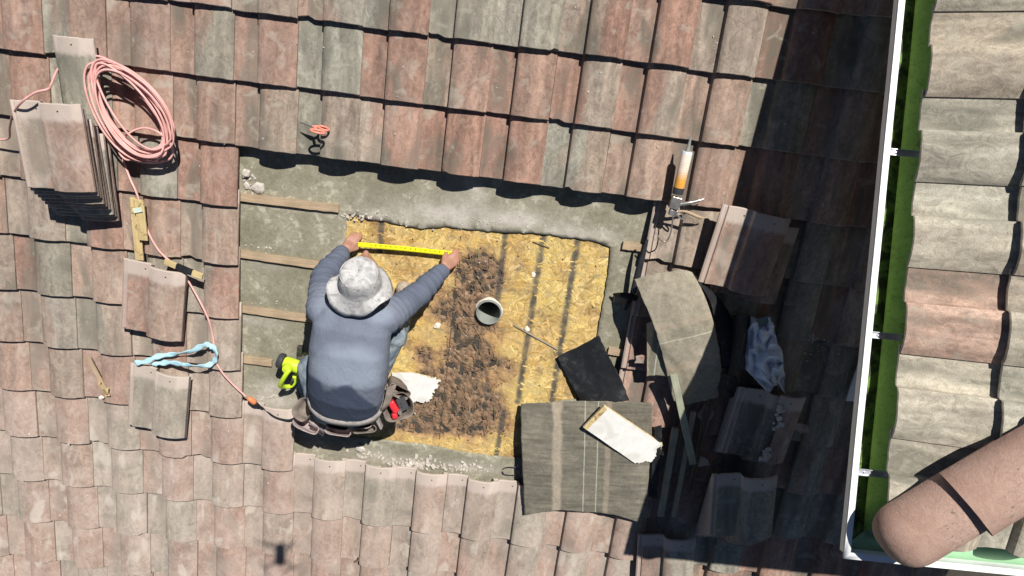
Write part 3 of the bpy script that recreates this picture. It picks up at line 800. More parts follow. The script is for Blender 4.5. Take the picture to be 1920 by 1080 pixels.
# half tile tucked behind the coil
hm = smooth_mesh(tile_mb(77, t0=.404, t1=1.0).mesh('tile', M_TILE))
M = RM @ T(P(163, 232, .075)) @ Rz(.03) @ Rx(.02) @ T((-.2, 0, .0))
loose('narrow cut tile with pale head behind the pink cord coil', M, 31, me=hm, dust=.1, terra=.0, grey=.9)
for nm, bl, tl, sd, te in (('reddish', (228, 615), (230, 488), 40, .9), ('pale grey', (240, 797), (243, 682), 50, .0)):
    for q in range(2):
        z = .058+.030*q
        M = axis_mat((bl[0]+4*(1-q), bl[1]-2), (tl[0]+4*(1-q), tl[1]-2), z) @ Rx(-.03) @ Ry(.012*(q-.5))
        loose('%s loose tile, %s of a pair %s' % (nm, ('lower', 'upper')[q], ('under the yellow wood offcuts', 'under the light blue strap')[sd > 45]), M, sd+q, dust=.45 if sd > 45 else .25, terra=te, grey=.2 if te else .8)
# tile propped half in the shade on the right
M = axis_mat((1308, 528), (1357, 379), .155) @ Rx(-.02) @ Ry(.045)
loose('loose tile propped half in shadow, right of the sealant gun', M, 60, dust=.3, terra=.4, grey=.1)
M = axis_mat((1330, 545), (1375, 400), .07) @ Rx(-.05)
loose('tile lying hidden beneath the propped tile right of the sealant gun', M, 62, dust=.1)
# stack in the shade, fanned
for i in range(8):
    z = .075+.027*i
    M = axis_mat((1302+(1328-1302)*i/7, 1003), (1334+(1336-1334)*i/7, 890), z) @ Rx(-.01)
    loose('%s tile of the fanned stack in the shade by the gutter' % ['lowest', 'second', 'third', 'fourth', 'fifth', 'sixth', 'seventh', 'topmost'][i], M, 70+i, 'fanned stack in the shade', dust=.12, terra=.3, grey=.5)
for i in range(4):
    z = .07+.028*i
    M = axis_mat((1338+4*i, 846), (1372+4*i, 738), z) @ Rx(-.02)
    loose('%s tile of the short stack under the broken shard' % ['lowest', 'second', 'third', 'topmost'][i], M, 80+i, 'short stack in the shade', dust=.1, terra=.3, grey=.5)
bmz = tile_mb(91, t0=.53, t1=1.0); bm = bmesh.new(); vv = [bm.verts.new(q) for q in bmz.v]
for f in bmz.f: bm.faces.new([vv[i] for i in f])
rr = random.Random(4)
bmesh.ops.subdivide_edges(bm, edges=[e for e in bm.edges if abs(e.verts[0].co.y-e.verts[1].co.y) > .03], cuts=9)
for v_ in bm.verts:
    if v_.co.x < .17 and .03 < v_.co.y < .36: v_.co.x += .045*math.sin((v_.co.y-.03)/.33*math.pi)*1.2 + .012*noise.noise(v_.co*40)
me = bpy.data.meshes.new('shard'); bm.to_mesh(me); bm.free(); me.materials.append(M_TILE); smooth_mesh(me, 30)
M = axis_mat((1352, 846), (1388, 740), .195) @ Rx(-.03) @ Ry(.04)
sh = tag(link('broken_tile', me, None, M), 'broken half tile with mortar lumps topping the short shaded stack', 'roof tile'); tint_seed(sh, 5, terra=1, dust=.35)
mb = MB()
for k in range(16):
    q = Vector((rr.uniform(.16, .21), rr.choice([rr.uniform(.02, .1), rr.uniform(.2, .34)]), .055)); s_ = rr.uniform(.006, .016)
    mb.box(q, (s_*1.8, s_*2, s_), Rz(rr.uniform(0, 3)).to_3x3() @ Rx(rr.uniform(-.5, .5)).to_3x3())
mb.build('mortar', M_MORTAR, sh)['kind'] = 'stuff'
M = axis_mat((1190, 1105), (1199, 982), .10) @ Rx(-.05)
loose('loose tile with pale head below the grey battens, half in shadow', M, 95, dust=.25, terra=.5, grey=.2)
# ---------------------------------------------------------------- timber and boards
def stick(name, label, pa, pb, wd, th, mat_, z=None, cat='wood offcut', taper=1.0, tiltz=0.0, group=None, broken=0.0):
    za = z if z is not None else None
    a = P(*pa, .07); b = P(*pb, .07)
    a = P(*pa, za if za is not None else roof_top(a.x, a.y)+.004); b = P(*pb, (za if za is not None else roof_top(b.x, b.y)+.004)+tiltz)
    d = b-a; L = d.length; rn = random.Random(label)
    n = 12; rows = []
    for i in range(n+1):
        y = L*i/n; w2 = wd/2*(1+(taper-1)*i/n); e = .0015*noise.noise(Vector((y*20, rn.random()*9, 0)))
        j1 = rn.uniform(-broken, broken) if i in (0, n) else 0; j2 = rn.uniform(-broken, broken) if i in (0, n) else 0
        rows.append([Vector((w2+e, y+j1, 0)), Vector((w2+e, y+j1, th)), Vector((-w2+e, y+j2, th)), Vector((-w2+e, y+j2, 0))])
    vs_ = [q for r in rows for q in r]; fs_ = [(3, 2, 1, 0), (n*4, n*4+1, n*4+2, n*4+3)]
    for i in range(n):
        for k in range(4): fs_.append((i*4+k, i*4+(k+1) % 4, (i+1)*4+(k+1) % 4, (i+1)*4+k))
    an = math.atan2(-d.x, d.y); el = math.atan2(d.z, math.hypot(d.x, d.y))
    o = MB().add(vs_, fs_).build(name, mat_, None, RM @ T(a) @ Rz(an) @ Rx(el))
    bevel(o, .0012); return tag(o, label, cat, group)
w1 = stick('wood_offcut', 'long yellow wood strip left of the cord, lowest of two', (263, 487), (252, 370), .042, .010, M_YWOOD)
w2_ = stick('wood_offcut', 'short yellow wood strip with paper tag lying on a longer one', (270, 450), (262, 374), .045, .010, M_YWOOD, z=.086)
mb = MB(); mb.box((0, 0, 0), (.045, .024, .0015)); tag(mb.build('paper_tag', M_TAG, None, RM @ T(P(258, 394, .103)) @ Rz(.3)), 'pale green paper tag on the yellow wood strip', 'tag')
w3 = stick('wood_offcut', 'yellow wood offcut with black tar band across the cord', (310, 489), (381, 518), .030, .014, M_TARWOOD, z=.10)
mb = MB(); mb.box((0, .105, .0075), (.031, .085, .0158)); mb.build('tar_band', M_TAR, w3)
stick('wood_offcut', 'thin tapered brown wood strip alone near the lower left', (167, 669), (203, 740), .020, .010, M_BATTEN, broken=.006, taper=1.3)
stick('wood_batten', 'pale green batten slanting out from under the curled felt', (1299, 867), (1262, 700), .036, .018, M_PALEWOOD, z=.12, cat='batten', tiltz=.06)
stick('wood_batten', 'left grey batten of two lying parallel in the shade', (1238, 965), (1266, 800), .036, .02, M_GREYWOOD, z=.08, cat='batten')
stick('wood_batten', 'right grey batten of two lying parallel in the shade', (1262, 967), (1300, 770), .026, .02, M_GREYWOOD, z=.08, cat='batten', broken=.005)
stick('wood_batten', 'grey batten beneath the two parallel battens in the shade', (1258, 880), (1290, 745), .03, .02, M_ROTWOOD, z=.06, cat='batten', broken=.008)
lb = thing('lath_bundle', 'bundle of thin splintered brown laths in the shade', 'lath', RM)
rr = random.Random(12)
for k in range(9):
    a = P(1292+rr.uniform(-6, 8), 925+rr.uniform(-30, 8), .085+.012*rr.random()); b = P(1333+rr.uniform(-10, 9), 745+rr.uniform(-8, 20), .10+.02*rr.random())
    mb = MB(); d = (b-a); pts = [a+d*t+Vector((.004*math.sin(t*5+k), 0, .004*math.sin(t*3+k))) for t in [i/6 for i in range(7)]]
    mb.tube(pts, [rr.uniform(.003, .007) for _ in range(7)], 5, flat=.6); mb.build('lath', M_ROTWOOD, lb)
def poly_board(name, label, pts, z, th, mat_, cat, edge_mat=None, torn=None, tilt=None):
    q = [P(x, y, z) for x, y in pts]; rn = random.Random(name+label); poly = []
    for i, a in enumerate(q):
        b = q[(i+1) % len(q)]; jag = torn and i in torn; n = max(1, int((b-a).length/(.006 if jag else .05)))
        for k in range(n):
            c = a.lerp(b, k/n); e = .008 if jag and k else .0008
            poly.append(c+Vector((rn.uniform(-e, e), rn.uniform(-e, e), 0)))
    c = sum(q, Vector())/len(q)
    mb = MB().prism([(p-c).to_tuple() for p in poly], 0, th)
    if edge_mat:
        mb.m = [0, 0]+[1]*len(poly)
    o = mb.build(name, [mat_, edge_mat] if edge_mat else mat_, None, RM @ T(c) @ (tilt or Matrix()))
    return tag(o, label, cat) if label else o
wb = poly_board('white_board', 'white painted board offcut with torn end on the felt sheet', [(1190, 866), (1222, 862), (1241, 830), (1132, 757), (1093, 798)], .085, .016, M_WHITEWOOD, 'board', M_TORN, (0, 1), Rx(.02))
c_ = P(1157, 815, .085)
mb = MB(); a, b, d_, e_ = [P(x, y, .085)-sum([P(*q, .085) for q in [(1190, 866), (1222, 862), (1241, 830), (1132, 757), (1093, 798)]], Vector())/5 for x, y in ((1094, 798), (1100, 803), (1138, 764), (1132, 757))]
mb.prism([a.to_tuple(), b.to_tuple(), d_.to_tuple(), e_.to_tuple()], .0162, .018); mb.build('bare_edge', M_YWOOD, wb)
mb = MB(); rr = random.Random(8)
for k in range(40):
    q = P(rr.uniform(1222, 1243), rr.uniform(826, 852), .085)-sum([P(*q, .085) for q in [(1190, 866), (1222, 862), (1241, 830), (1132, 757), (1093, 798)]], Vector())/5
    mb.box(q+Vector((0, 0, rr.uniform(0, .014))), (rr.uniform(.006, .022), rr.uniform(.004, .01), rr.uniform(.003, .008)), Rz(rr.uniform(-1.3, -.2)).to_3x3() @ Ry(rr.uniform(-.4, .4)).to_3x3())
tr = mb.build('torn_fibres', M_TORN, wb)
poly_board('white_board', 'white board scrap with torn end on strand board beside the tool belt', [(735, 698), (772, 697), (800, 704), (826, 711), (815, 733), (806, 752), (775, 752), (742, 745)], ZO+.014, .010, M_WHITEWOOD, 'board', M_TORN, (2, 3, 4, 5), Rz(0))
poly_board('white_board', 'pale panel lying in shade against the white gutter', [(1585, 750), (1655, 757), (1662, 655), (1618, 652)], .085, .008, M_WHITEWOOD, 'board')
# ---------------------------------------------------------------- felt sheets and paper
sheet('felt_sheet', 'large wavy grey felt sheet with two chalk lines under the white board', 'felt sheet',
      [[(977, 757, -.02), (1035, 754, .01), (1110, 752, .03), (1170, 753, .055), (1222, 756, .065)],
       [(977, 810, .03), (1040, 806, .05), (1110, 806, .06), (1170, 808, .07), (1222, 812, .075)],
       [(980, 880, .055), (1045, 872, .07), (1110, 872, .075), (1165, 878, .085), (1217, 886, .085)],
       [(982, 930, .07), (1045, 928, .08), (1110, 928, .075), (1165, 938, .09), (1212, 945, .09)],
       [(984, 966, .075), (1040, 957, .085), (1110, 960, .078), (1150, 965, .098), (1205, 981, .085)]], M_SHEET, .003, rough=.004, sc_=9, xa=((980, 860), (1218, 864)))
sheet('felt_sheet', 'curled tan felt flap bulging over the tiles, half in shadow', 'felt sheet',
      [[(1190, 524, .135), (1215, 517, .15), (1250, 510, .165), (1284, 507, .175), (1298, 512, .165)],
       [(1205, 560, .175), (1232, 552, .185), (1268, 543, .195), (1300, 536, .20), (1314, 541, .185)],
       [(1224, 607, .19), (1252, 601, .20), (1286, 592, .205), (1318, 583, .20), (1332, 586, .185)],
       [(1238, 650, .175), (1268, 645, .185), (1300, 640, .185), (1330, 634, .18), (1344, 636, .16)],
       [(1250, 700, .135), (1277, 700, .15), (1308, 695, .16), (1338, 690, .15), (1352, 692, .125)],
       [(1263, 752, .10), (1284, 757, .115), (1310, 752, .125), (1338, 746, .115), (1354, 742, .09)]], M_FLAP, .003, rough=.006, sc_=10, xa=((1238, 616), (1336, 591)))
sheet('felt_sheet', 'narrow felt offcut with tan edge under the curled flap', 'felt sheet',
      [[(1213, 606, .12), (1225, 603, .14), (1243, 604, .14)], [(1213, 655, .11), (1232, 655, .13), (1256, 655, .13)], [(1213, 706, .10), (1232, 704, .115), (1268, 708, .12)]], M_FLAP2, .003, rough=.003, xa=((1213, 660), (1262, 662)))
sheet('felt_sheet', 'crumpled dark felt behind the curled flap in deep shade', 'felt sheet',
      [[(1298, 514, .16), (1312, 525, .13), (1330, 540, .10)], [(1325, 555, .16), (1345, 565, .14), (1368, 590, .10)], [(1345, 620, .15), (1362, 630, .13), (1378, 640, .09)], [(1353, 690, .11), (1366, 690, .11), (1375, 690, .085)]], M_TAR, .003, rough=.008, sc_=9)
sheet('felt_sheet', 'tented brown felt strip with chalk line beside the crumpled paper', 'felt sheet',
      [[(1374, 592, .09), (1390, 588, .16), (1406, 590, .09)], [(1370, 640, .09), (1387, 640, .165), (1402, 642, .09)], [(1360, 703, .09), (1382, 690, .16), (1398, 698, .09)]], M_DARKFELT, .003, rough=.003, flat=True)
sheet('felt_sheet', 'black tar felt square at the lower right of the strand board', 'felt sheet',
      [[(1123, 629, .0), (1145, 674, .01), (1168, 718, .03), (1181, 752, .065)], [(1085, 648, -.03), (1105, 690, -.02), (1128, 725, .01), (1140, 752, .04)], [(1044, 669, -.045), (1062, 705, -.045), (1078, 735, -.035), (1088, 752, -.03)]], M_TAR, .003, rough=.006, sc_=12)
sheet('felt_sheet', 'small torn dark felt scrap below the tented felt strip', 'felt sheet',
      [[(1335, 705, .10), (1356, 700, .13), (1378, 706, .10)], [(1330, 725, .10), (1355, 722, .12), (1385, 728, .10)], [(1338, 742, .09), (1360, 745, .11), (1380, 740, .09)]], M_DARKFELT, .003, rough=.012, sc_=20)
sheet('felt_sheet', 'thin black felt strip lying left of the parallel grey battens', 'felt sheet',
      [[(1228, 800, .085), (1240, 798, .10)], [(1224, 860, .09), (1238, 862, .10)], [(1216, 930, .085), (1230, 934, .095)]], M_TAR, .003, rough=.008, sc_=16)
def shard(label, px, py, z, s0, rz, seed):
    rn = random.Random(seed); n = 9
    poly = [(math.cos(2*math.pi*k/n)*s0*rn.uniform(.6, 1.15)*1.4, math.sin(2*math.pi*k/n)*s0*rn.uniform(.6, 1.1)) for k in range(n)]
    o = MB().prism(poly, 0, .013).build('tile_shard', M_TILE, None, RM @ T(P(px, py, z)) @ Rz(rz) @ Rx(rn.uniform(-.2, .2)) @ Ry(rn.uniform(-.2, .2)))
    bevel(o, .0015); tint(o, rn, .6, .2, .3); return tag(o, label, 'tile shard')
shard('broken tile shard beside the tan edged felt offcut', 1202, 672, .075, .030, .6, 1)
shard('broken tile shard between the curled flap and the laths', 1322, 776, .085, .045, 1.9, 2)
shard('broken tile shard above the fanned stack in the shade', 1312, 862, .085, .04, 2.7, 3)
shard('broken tile shard beside the short shaded stack, nearest the gutter', 1502, 800, .075, .035, .2, 4)
# crumpled paper
rr = random.Random(31)
rows = []
xs = 9; ysn = 12
for i in range(ysn):
    f = i/(ysn-1); y = 596+(728-596)*f; xl = 1409-14*math.sin(f*2.2)+ (36*max(0, f-.72)/.28); xr = 1446+24*min(1, f*1.7)
    rows.append([(xl+(xr-xl)*k/(xs-1)+rr.uniform(-2.5, 2.5), y+rr.uniform(-3, 3)+(8*math.sin(k) if i == ysn-1 else 0), .085+rr.uniform(0, .085)*(1 if 0 < k < xs-1 else .4)) for k in range(xs)])
g_ = [[P(*q) for q in r] for r in rows]; c = g_[6][4].copy(); g_ = [[q-c for q in r] for r in g_]
mb = MB()
for r0, r1 in zip(g_, g_[1:]):
    for k in range(xs-1):
        q = [r0[k], r1[k], r1[k+1], r0[k+1]]
        mb.add(q, [(0, 1, 2), (0, 2, 3)] if rr.random() < .5 else [(0, 1, 3), (1, 2, 3)])
pp = tag(mb.build('crumpled_paper', M_PAPER, None, RM @ T(c)), 'crumpled pale paper lying in the shade beside the dark felt', 'paper')
mb = MB(); q = [P(1408, 604, .12), P(1446, 590, .125), P(1450, 604, .13), P(1420, 612, .13)]
mb.add([z-c for z in q], [(0, 1, 2, 3)]); mb.build('printed_corner', M_PAPERGREEN, pp)
# ---------------------------------------------------------------- extension cord
rr = random.Random(17)
ctr = Vector((240, 206)); ax = Vector((142, 190)).normalized(); ay = Vector((-ax.y, ax.x))
path = []
nl = 15
for l in range(nl):
    A_ = 105+rr.uniform(-14, 10); B_ = 45+rr.uniform(-13, 12); ox, oy = rr.uniform(-8, 8), rr.uniform(-8, 6); ph = rr.uniform(-.15, .15); zz = .078+.0085*l*.75
    for k in range(16):
        an = 2*math.pi*k/16
        sk = 1+.18*math.cos(an+ph)
        q = ctr+Vector((ox, oy))+ax*(A_*math.cos(an))+ay*(B_*math.sin(an)*sk)
        path.append(P(q.x, q.y, zz+.005*rr.random()))
cord = thing('extension_cord', 'coiled salmon pink extension cord running down to an orange plug', 'cord', RM)
tail = [(262, 292), (240, 300), (225, 288), (224, 268), (245, 248), (272, 240), (300, 250), (322, 275), (318, 298), (285, 305), (250, 300), (226, 283), (224, 270), (231, 300), (244, 335), (256, 362), (267, 395), (278, 435), (298, 470), (322, 492), (345, 510), (352, 525), (372, 560), (390, 597), (399, 630), (402, 655), (405, 678), (418, 700), (440, 724), (462, 744)]
tp = []
for i, (x, y) in enumerate(tail):
    if i < 12: z = .125-.002*i
    else:
        q = P(x, y, .06); z = roof_top(q.x, q.y, .05)+.008
        if 19 <= i <= 21: z += .012
    tp.append(P(x, y, z))
mb = MB(); mb.tube(spline(path+tp[:1], 3)[:-1]+spline(tp, 6), .0054, 7, smooth_mesh and True)
o = mb.build('coil', M_CORD, cord, smooth=True)
mb = MB(); e = [P(-14, 262, .075), P(2, 262, .078), P(17, 258, .10), P(18, 240, .16), P(24, 215, .27), P(40, 192, .345), P(66, 174, .35), P(90, 167, .335), P(96, 158, .25), P(108, 130, .12), P(125, 112, .08), P(160, 118, .085), P(188, 135, .09)]
mb.tube(spline(e, 6), .0054, 7); mb.build('cord_end', M_CORD, cord, smooth=True)
pa, pb = P(464, 745, .07), P(479, 756, .06)
mb = MB(); mb.tube([pa, pa.lerp(pb, .2), pa.lerp(pb, .8), pb], [.008, .014, .016, .013], 10); mb.build('plug', M_PLUG, cord, smooth=True)
# ---------------------------------------------------------------- circular saw
sw = thing('circular_saw', 'lime green circular saw with black cord on the felt left of the worker', 'saw', RM)
mc = P(548, 684, .09)
Mx = T(mc) @ Rz(-.25) @ Ry(math.pi/2)
mb = MB(); mb.lathe([(.001, -.05), (.026, -.05), (.034, -.035), (.036, .0), (.036, .06), (.030, .075), (.001, .075)], 20, Mx); autosmooth(mb.build('motor_housing', M_LIME, sw), 40)
mb = MB(); mb.lathe([(.001, -.082), (.035, -.08), (.043, -.07), (.043, -.052), (.034, -.045), (.001, -.045)], 22, Mx); autosmooth(mb.build('end_cap', M_GREYPLASTIC, sw), 40)
mb = MB(); mb.lathe([(.001, .0), (.024, .0), (.028, -.012), (.024, -.03), (.001, -.036)], 18, T(mc+Vector((-.01, .0, .03))) @ Ry(math.pi)); autosmooth(mb.build('motor_knob', M_LIME, sw), 50)
hpts = [P(548, 690, .12), P(540, 697, .15), P(531, 711, .15), P(526, 722, .12), P(533, 725, .08), P(545, 724, .055), P(552, 716, .05), P(553, 705, .06)]
mb = MB(); mb.tube(spline(hpts, 6), .0145, 10, flat=.8); mb.build('handle', M_LIME, sw, smooth=True)
mb = MB(); mb.tube([P(549, 712, .10), P(546, 720, .07)], .008, 8); mb.build('trigger', M_GREYPLASTIC, sw)
mb = MB(); mb.box(P(572, 700, .0), (.09, .26, .004), Rz(0).to_3x3()); mb.build('base_plate', M_STEEL, sw)
mb = MB(); mb.lathe([(.001, -.008), (.08, -.008), (.088, -.004), (.088, .004), (.08, .008), (.001, .008)], 30, T(P(577, 700, .075)) @ Ry(math.pi/2)); autosmooth(mb.build('blade_guard', M_STEEL, sw), 40)
mb = MB(); mb.box(P(563, 656, .02), (.03, .05, .03)); bevel(mb.build('depth_bracket', M_DARKSTEEL, sw), .004)
cpts = [pb]+[P(x_, y_, roof_top(P(x_, y_, .04).x, P(x_, y_, .04).y, .012)*0+zc_) for x_, y_, zc_ in ((488, 762, .03), (498, 769, .02), (512, 780, .045), (528, 786, .05), (545, 787, .05))]+[P(558, 776, .03), P(562, 750, .02), P(556, 726, .04)]
mb = MB(); mb.tube(spline(cpts, 6), .0052, 7); mb.build('power_cord', M_BLACKRUB, sw, smooth=True)
pbm = MB(); pbm.tube([pb, pb.lerp(cpts[1], .8)], [.011, .006], 8); pbm.build('power_plug', M_BLACKRUB, sw, smooth=True)
# ---------------------------------------------------------------- strap
pts = [(253, 681), (275, 677), (297, 668), (330, 664), (358, 659), (380, 648), (395, 648), (404, 660), (403, 675), (392, 684), (370, 687), (345, 684), (318, 680), (296, 681), (285, 684)]
q = spline([P(x, y, .098+.012*math.sin(i*1.3)) for i, (x, y) in enumerate(pts)], 8)
mb = MB(); rows = []
for i, p in enumerate(q):
    t = (q[min(i+1, len(q)-1)]-q[max(0, i-1)]).normalized(); s_ = t.cross(Vector((0, 0, 1))).normalized()
    tw = .6*math.sin(i*.17)+.35*math.sin(i*.41); s_ = (s_*math.cos(tw)+Vector((0, 0, 1))*math.sin(tw)); w_ = .0135*(1+.25*math.sin(i*.9))
    rows.append([p-s_*w_, p-s_*w_*.3+Vector((0, 0, .0025*math.sin(i*.8))), p+s_*w_*.4, p+s_*w_])
c = q[len(q)//2].copy()
o = MB().grid([[z-c for z in r] for r in rows]).build('strap', M_BLUE, None, RM @ T(c), smooth=True); m_ = o.modifiers.new('s', 'SOLIDIFY'); m_.thickness = .003
tag(o, 'light blue webbing strap looped on the tiles over the cord', 'strap')
# ---------------------------------------------------------------- scissors
ti = P(563, 229, .075); he = P(616, 247, .095); axd = (he-ti); L = axd.length; axd.normalize()
wv = (Vector((0, -.12, 1))-axd*Vector((0, -.12, 1)).dot(axd)).normalized(); nv = axd.cross(wv)
SM = Matrix(((axd.x, wv.x, nv.x, ti.x), (axd.y, wv.y, nv.y, ti.y), (axd.z, wv.z, nv.z, ti.z), (0, 0, 0, 1)))
ss = thing('scissors', 'coral handled scissors standing on edge on the tiles, casting a shadow', 'scissors', RM @ SM)
k = L
for s_, nz in ((1, .0015), (-1, -.0015)):
    mb = MB(); mb.prism([(0, 0), (.45*k, .010*s_), (.5*k, .002*s_), (.45*k, -.012*s_), (.1*k, -.004*s_)], nz-.0012, nz+.0012); mb.build('blade', M_STEEL, ss)
    cx, cy = .76*k, .030*s_+.010
    lp = [Vector((cx+.032*math.cos(a_)*(1 if s_ > 0 else .85), cy+.021*math.sin(a_)-s_*.006*math.cos(a_), nz)) for a_ in [2*math.pi*i/20 for i in range(21)]]
    mb = MB(); mb.tube(lp, .0058, 8); mb.tube([Vector((.44*k, -.006*s_, nz)), Vector((.56*k, .010*s_, nz)), Vector((.62*k, .020*s_, nz))], [.005, .007, .006], 8); mb.build('handle', M_ORANGE, ss, smooth=True)
mb = MB(); mb.lathe([(.001, -.004), (.005, -.004), (.005, .004), (.001, .004)], 12, T((.42*k, 0, 0))); mb.build('pivot', M_STEEL, ss)
# ---------------------------------------------------------------- sealant gun
sg = thing('sealant_gun', 'sealant gun with an orange and white tube on the red tiles', 'sealant gun', RM)
ta_, tb_ = P(1273, 352, .11), P(1289, 284, .115)
d = tb_-ta_; Mt = T(ta_) @ d.to_track_quat('Z', 'Y').to_matrix().to_4x4(); LT = d.length
mb = MB(); mb.lathe([(.001, 0), (.0245, 0), (.0245, LT-.004), (.022, LT), (.001, LT)], 24, Mt @ Matrix()); 
mb = MB(); mb.lathe([(.001, 0), (.0245, 0), (.0245, LT-.004), (.022, LT), (.001, LT)], 24); autosmooth(mb.build('tube', M_LABEL, sg, Mt), 40)
mb = MB(); mb.lathe([(.012, LT), (.010, LT+.012), (.006, LT+.045), (.0035, LT+.07)], 12, Mt); mb.build('nozzle', M_PIPE, sg, smooth=True)
mb = MB(); mb.lathe([(.001, -.03), (.0255, -.03), (.0262, -.012), (.0262, .002), (.001, .002)], 20, Mt); autosmooth(mb.build('end_cap', M_GREYPLASTIC, sg), 40)
bz = P(1263, 388, .105)
mb = MB(); mb.box(P(1266, 380, .105), (.048, .06, .03), Rz(-.15).to_3x3()); mb.box(P(1262, 398, .10), (.040, .03, .022), Rz(-.1).to_3x3()); bevel(mb.build('frame', M_STEEL, sg), .004, 2)
mb = MB(); mb.tube(spline([P(1272, 384, .11), P(1290, 381, .115), P(1308, 377, .115), P(1322, 372, .11)], 4), [.009]*6+[.007]*4+[.003]*3, 8, flat=.7); mb.build('handle', M_STEEL, sg, smooth=True)
mb = MB(); mb.tube(spline([P(1270, 396, .10), P(1286, 397, .105), P(1305, 405, .105), P(1318, 409, .10), P(1326, 407, .10)], 4), [.006]*5+[.008]*7+[.004]*5, 8, flat=.7); mb.build('trigger', M_BATTEN, sg, smooth=True)
mb = MB(); mb.tube(spline([P(1276, 398, .10), P(1281, 405, .10), P(1279, 411, .10), P(1268, 402, .10)], 4), .004, 6); mb.build('release_lever', M_STEEL, sg)
mb = MB(); mb.tube(spline([P(1264, 395, .105), P(1261, 415, .105), P(1258, 435, .105), P(1252, 449, .105), P(1243, 453, .11), P(1236, 447, .115), P(1234, 442, .118)], 5), .0035, 7); mb.build('rod', M_STEEL, sg, smooth=True)
# ---------------------------------------------------------------- pry bar
pb_ = thing('pry_bar', 'dark steel pry bar leaning along the tile edge right of the opening', 'pry bar', RM)
mb = MB(); mb.tube([P(1214, 449, .06), P(1203, 490, .05), P(1195, 525, .035), P(1188, 548, .02)], [.006, .013, .014, .013], 6, flat=.35); mb.build('shaft', M_DARKSTEEL, pb_)
mb = MB(); mb.tube([P(1195, 560, .02), P(1180, 556, .02), P(1165, 553, .015), P(1150, 552, -.02)], [.016, .02, .014, .007], 8, flat=.5); mb.tube([P(1184, 556, .02), P(1178, 568, .02), P(1172, 580, .01)], [.012, .014, .008], 8, flat=.6); mb.build('claw', M_BLACKRUB, pb_)
# ---------------------------------------------------------------- scraps and crumbs
def chip_mesh(seed, sx, sy, sz):
    rn = random.Random(seed); bm = bmesh.new(); bmesh.ops.create_icosphere(bm, subdivisions=2, radius=1)
    for v_ in bm.verts: v_.co *= 1+.45*noise.noise(v_.co*1.6+Vector((seed*3.1, 0, 0))); v_.co = Vector((v_.co.x*sx, v_.co.y*sy, max(v_.co.z, -.5)*sz))
    me = bpy.data.meshes.new('chip'); bm.to_mesh(me); bm.free(); return me
def chip(px, py, z, s, mat_, label, seed, cat='chip', name='mortar_chip'):
    me = chip_mesh(seed, s*1.2, s, s*.45); me.materials.append(mat_)
    return tag(link(name, me, None, RM @ T(P(px, py, z)) @ Rz(seed)), label, cat)
chip(820, 611, ZO+.006, .017, M_CREAM, 'cream chip on the strand board left of the vent pipe', 1)
chip(988, 617, ZO+.006, .014, M_CREAM, 'white chip on the thin stick right of the vent pipe', 2)
chip(484, 352, ZF+.008, .030, M_MORTAR, 'largest mortar chunk in the upper left corner of the opening', 3)
chip(460, 325, ZF+.02, .022, M_MORTAR, 'mortar chunk against the tile edge, highest in the opening corner', 4)
chip(462, 348, ZF+.008, .016, M_MORTAR, 'small mortar chunk between two larger ones in the opening corner', 5)
chip(676, 842, ZF+.012, .026, M_MORTAR, 'tan mortar chunk at the edge of the worker’s shadow'.replace('’', "'"), 6)
chip(190, 745, .075, .012, M_CREAM, 'small white chip below the tapered wood strip', 7)
chip(1000, 515, ZO+.004, .012, M_CREAM, 'pinkish chip on the strand board above right of the pipe', 8)
cl_ = thing('splinter_pile', 'few yellow wood splinters at the end of the tapered strip', 'splinter', RM)
rr = random.Random(2)
for k in range(6):
    a = P(192+rr.uniform(-6, 10), 728+rr.uniform(-8, 14), .082); an = rr.uniform(0, 3.1)
    mb = MB(); mb.box(a, (.05*rr.uniform(.5, 1), .012, .004), Rz(an).to_3x3()); mb.build('splinter', M_YWOOD, cl_)
stick('thin_stick', 'thin grey splinter stick right of the vent pipe', (963, 609), (1046, 655), .009, .004, M_GREYWOOD, z=ZO+.006, cat='splinter')
stick('thin_stick', 'short dark splinter on the upper right strand board', (998, 453), (1030, 465), .006, .003, M_ROTWOOD, z=ZO+.004, cat='splinter')
stick('thin_stick', 'small brown splinter on a pale tile at the bottom left of centre', (667, 1055), (674, 1045), .006, .004, M_ROTWOOD, cat='splinter')
mb = MB(); mb.tube(spline([P(943, 880, -.04), P(952, 876, -.03), P(972, 878, -.03), P(974, 890, -.035), P(948, 890, -.035), P(942, 884, -.04)], 5), .003, 6); tag(mb.build('wire_clip', M_DARKSTEEL, None, RM), 'bent grey wire clip beside the large felt sheet', 'wire clip')
cr = MB(); rr = random.Random(77)
def crumbs(px, py, rx, ry, n, z, smin, smax):
    for _ in range(n):
        q = P(px+rr.gauss(0, rx), py+rr.gauss(0, ry), z); s_ = rr.uniform(smin, smax)
        zz = roof_h(q.x, q.y) if z > -.02 else z
        q.z = zz + s_*.35
        cr.box(q, (s_*rr.uniform(.7, 1.6), s_, s_*.6), (Rz(rr.uniform(0, 3)) @ Rx(rr.uniform(-.5, .5))).to_3x3())
crumbs(770, 868, 25, 5, 60, ZF+.003, .006, .022); crumbs(860, 878, 40, 5, 60, ZF+.003, .004, .016); crumbs(690, 852, 15, 4, 20, ZF+.003, .004, .014)
crumbs(500, 466, 30, 6, 12, ZF+.004, .003, .008); crumbs(500, 572, 30, 6, 10, ZF+.004, .003, .008); crumbs(500, 745, 25, 4, 30, ZF+.003, .003, .010)
crumbs(690, 405, 25, 4, 40, ZF+.004, .003, .012); crumbs(470, 345, 10, 12, 14, ZF+.003, .004, .012); crumbs(900, 415, 80, 8, 80, ZF+.003, .002, .007)
crumbs(890, 640, 60, 90, 16, ZO+.003, .003, .007); crumbs(960, 600, 60, 90, 14, ZO+.002, .003, .006)
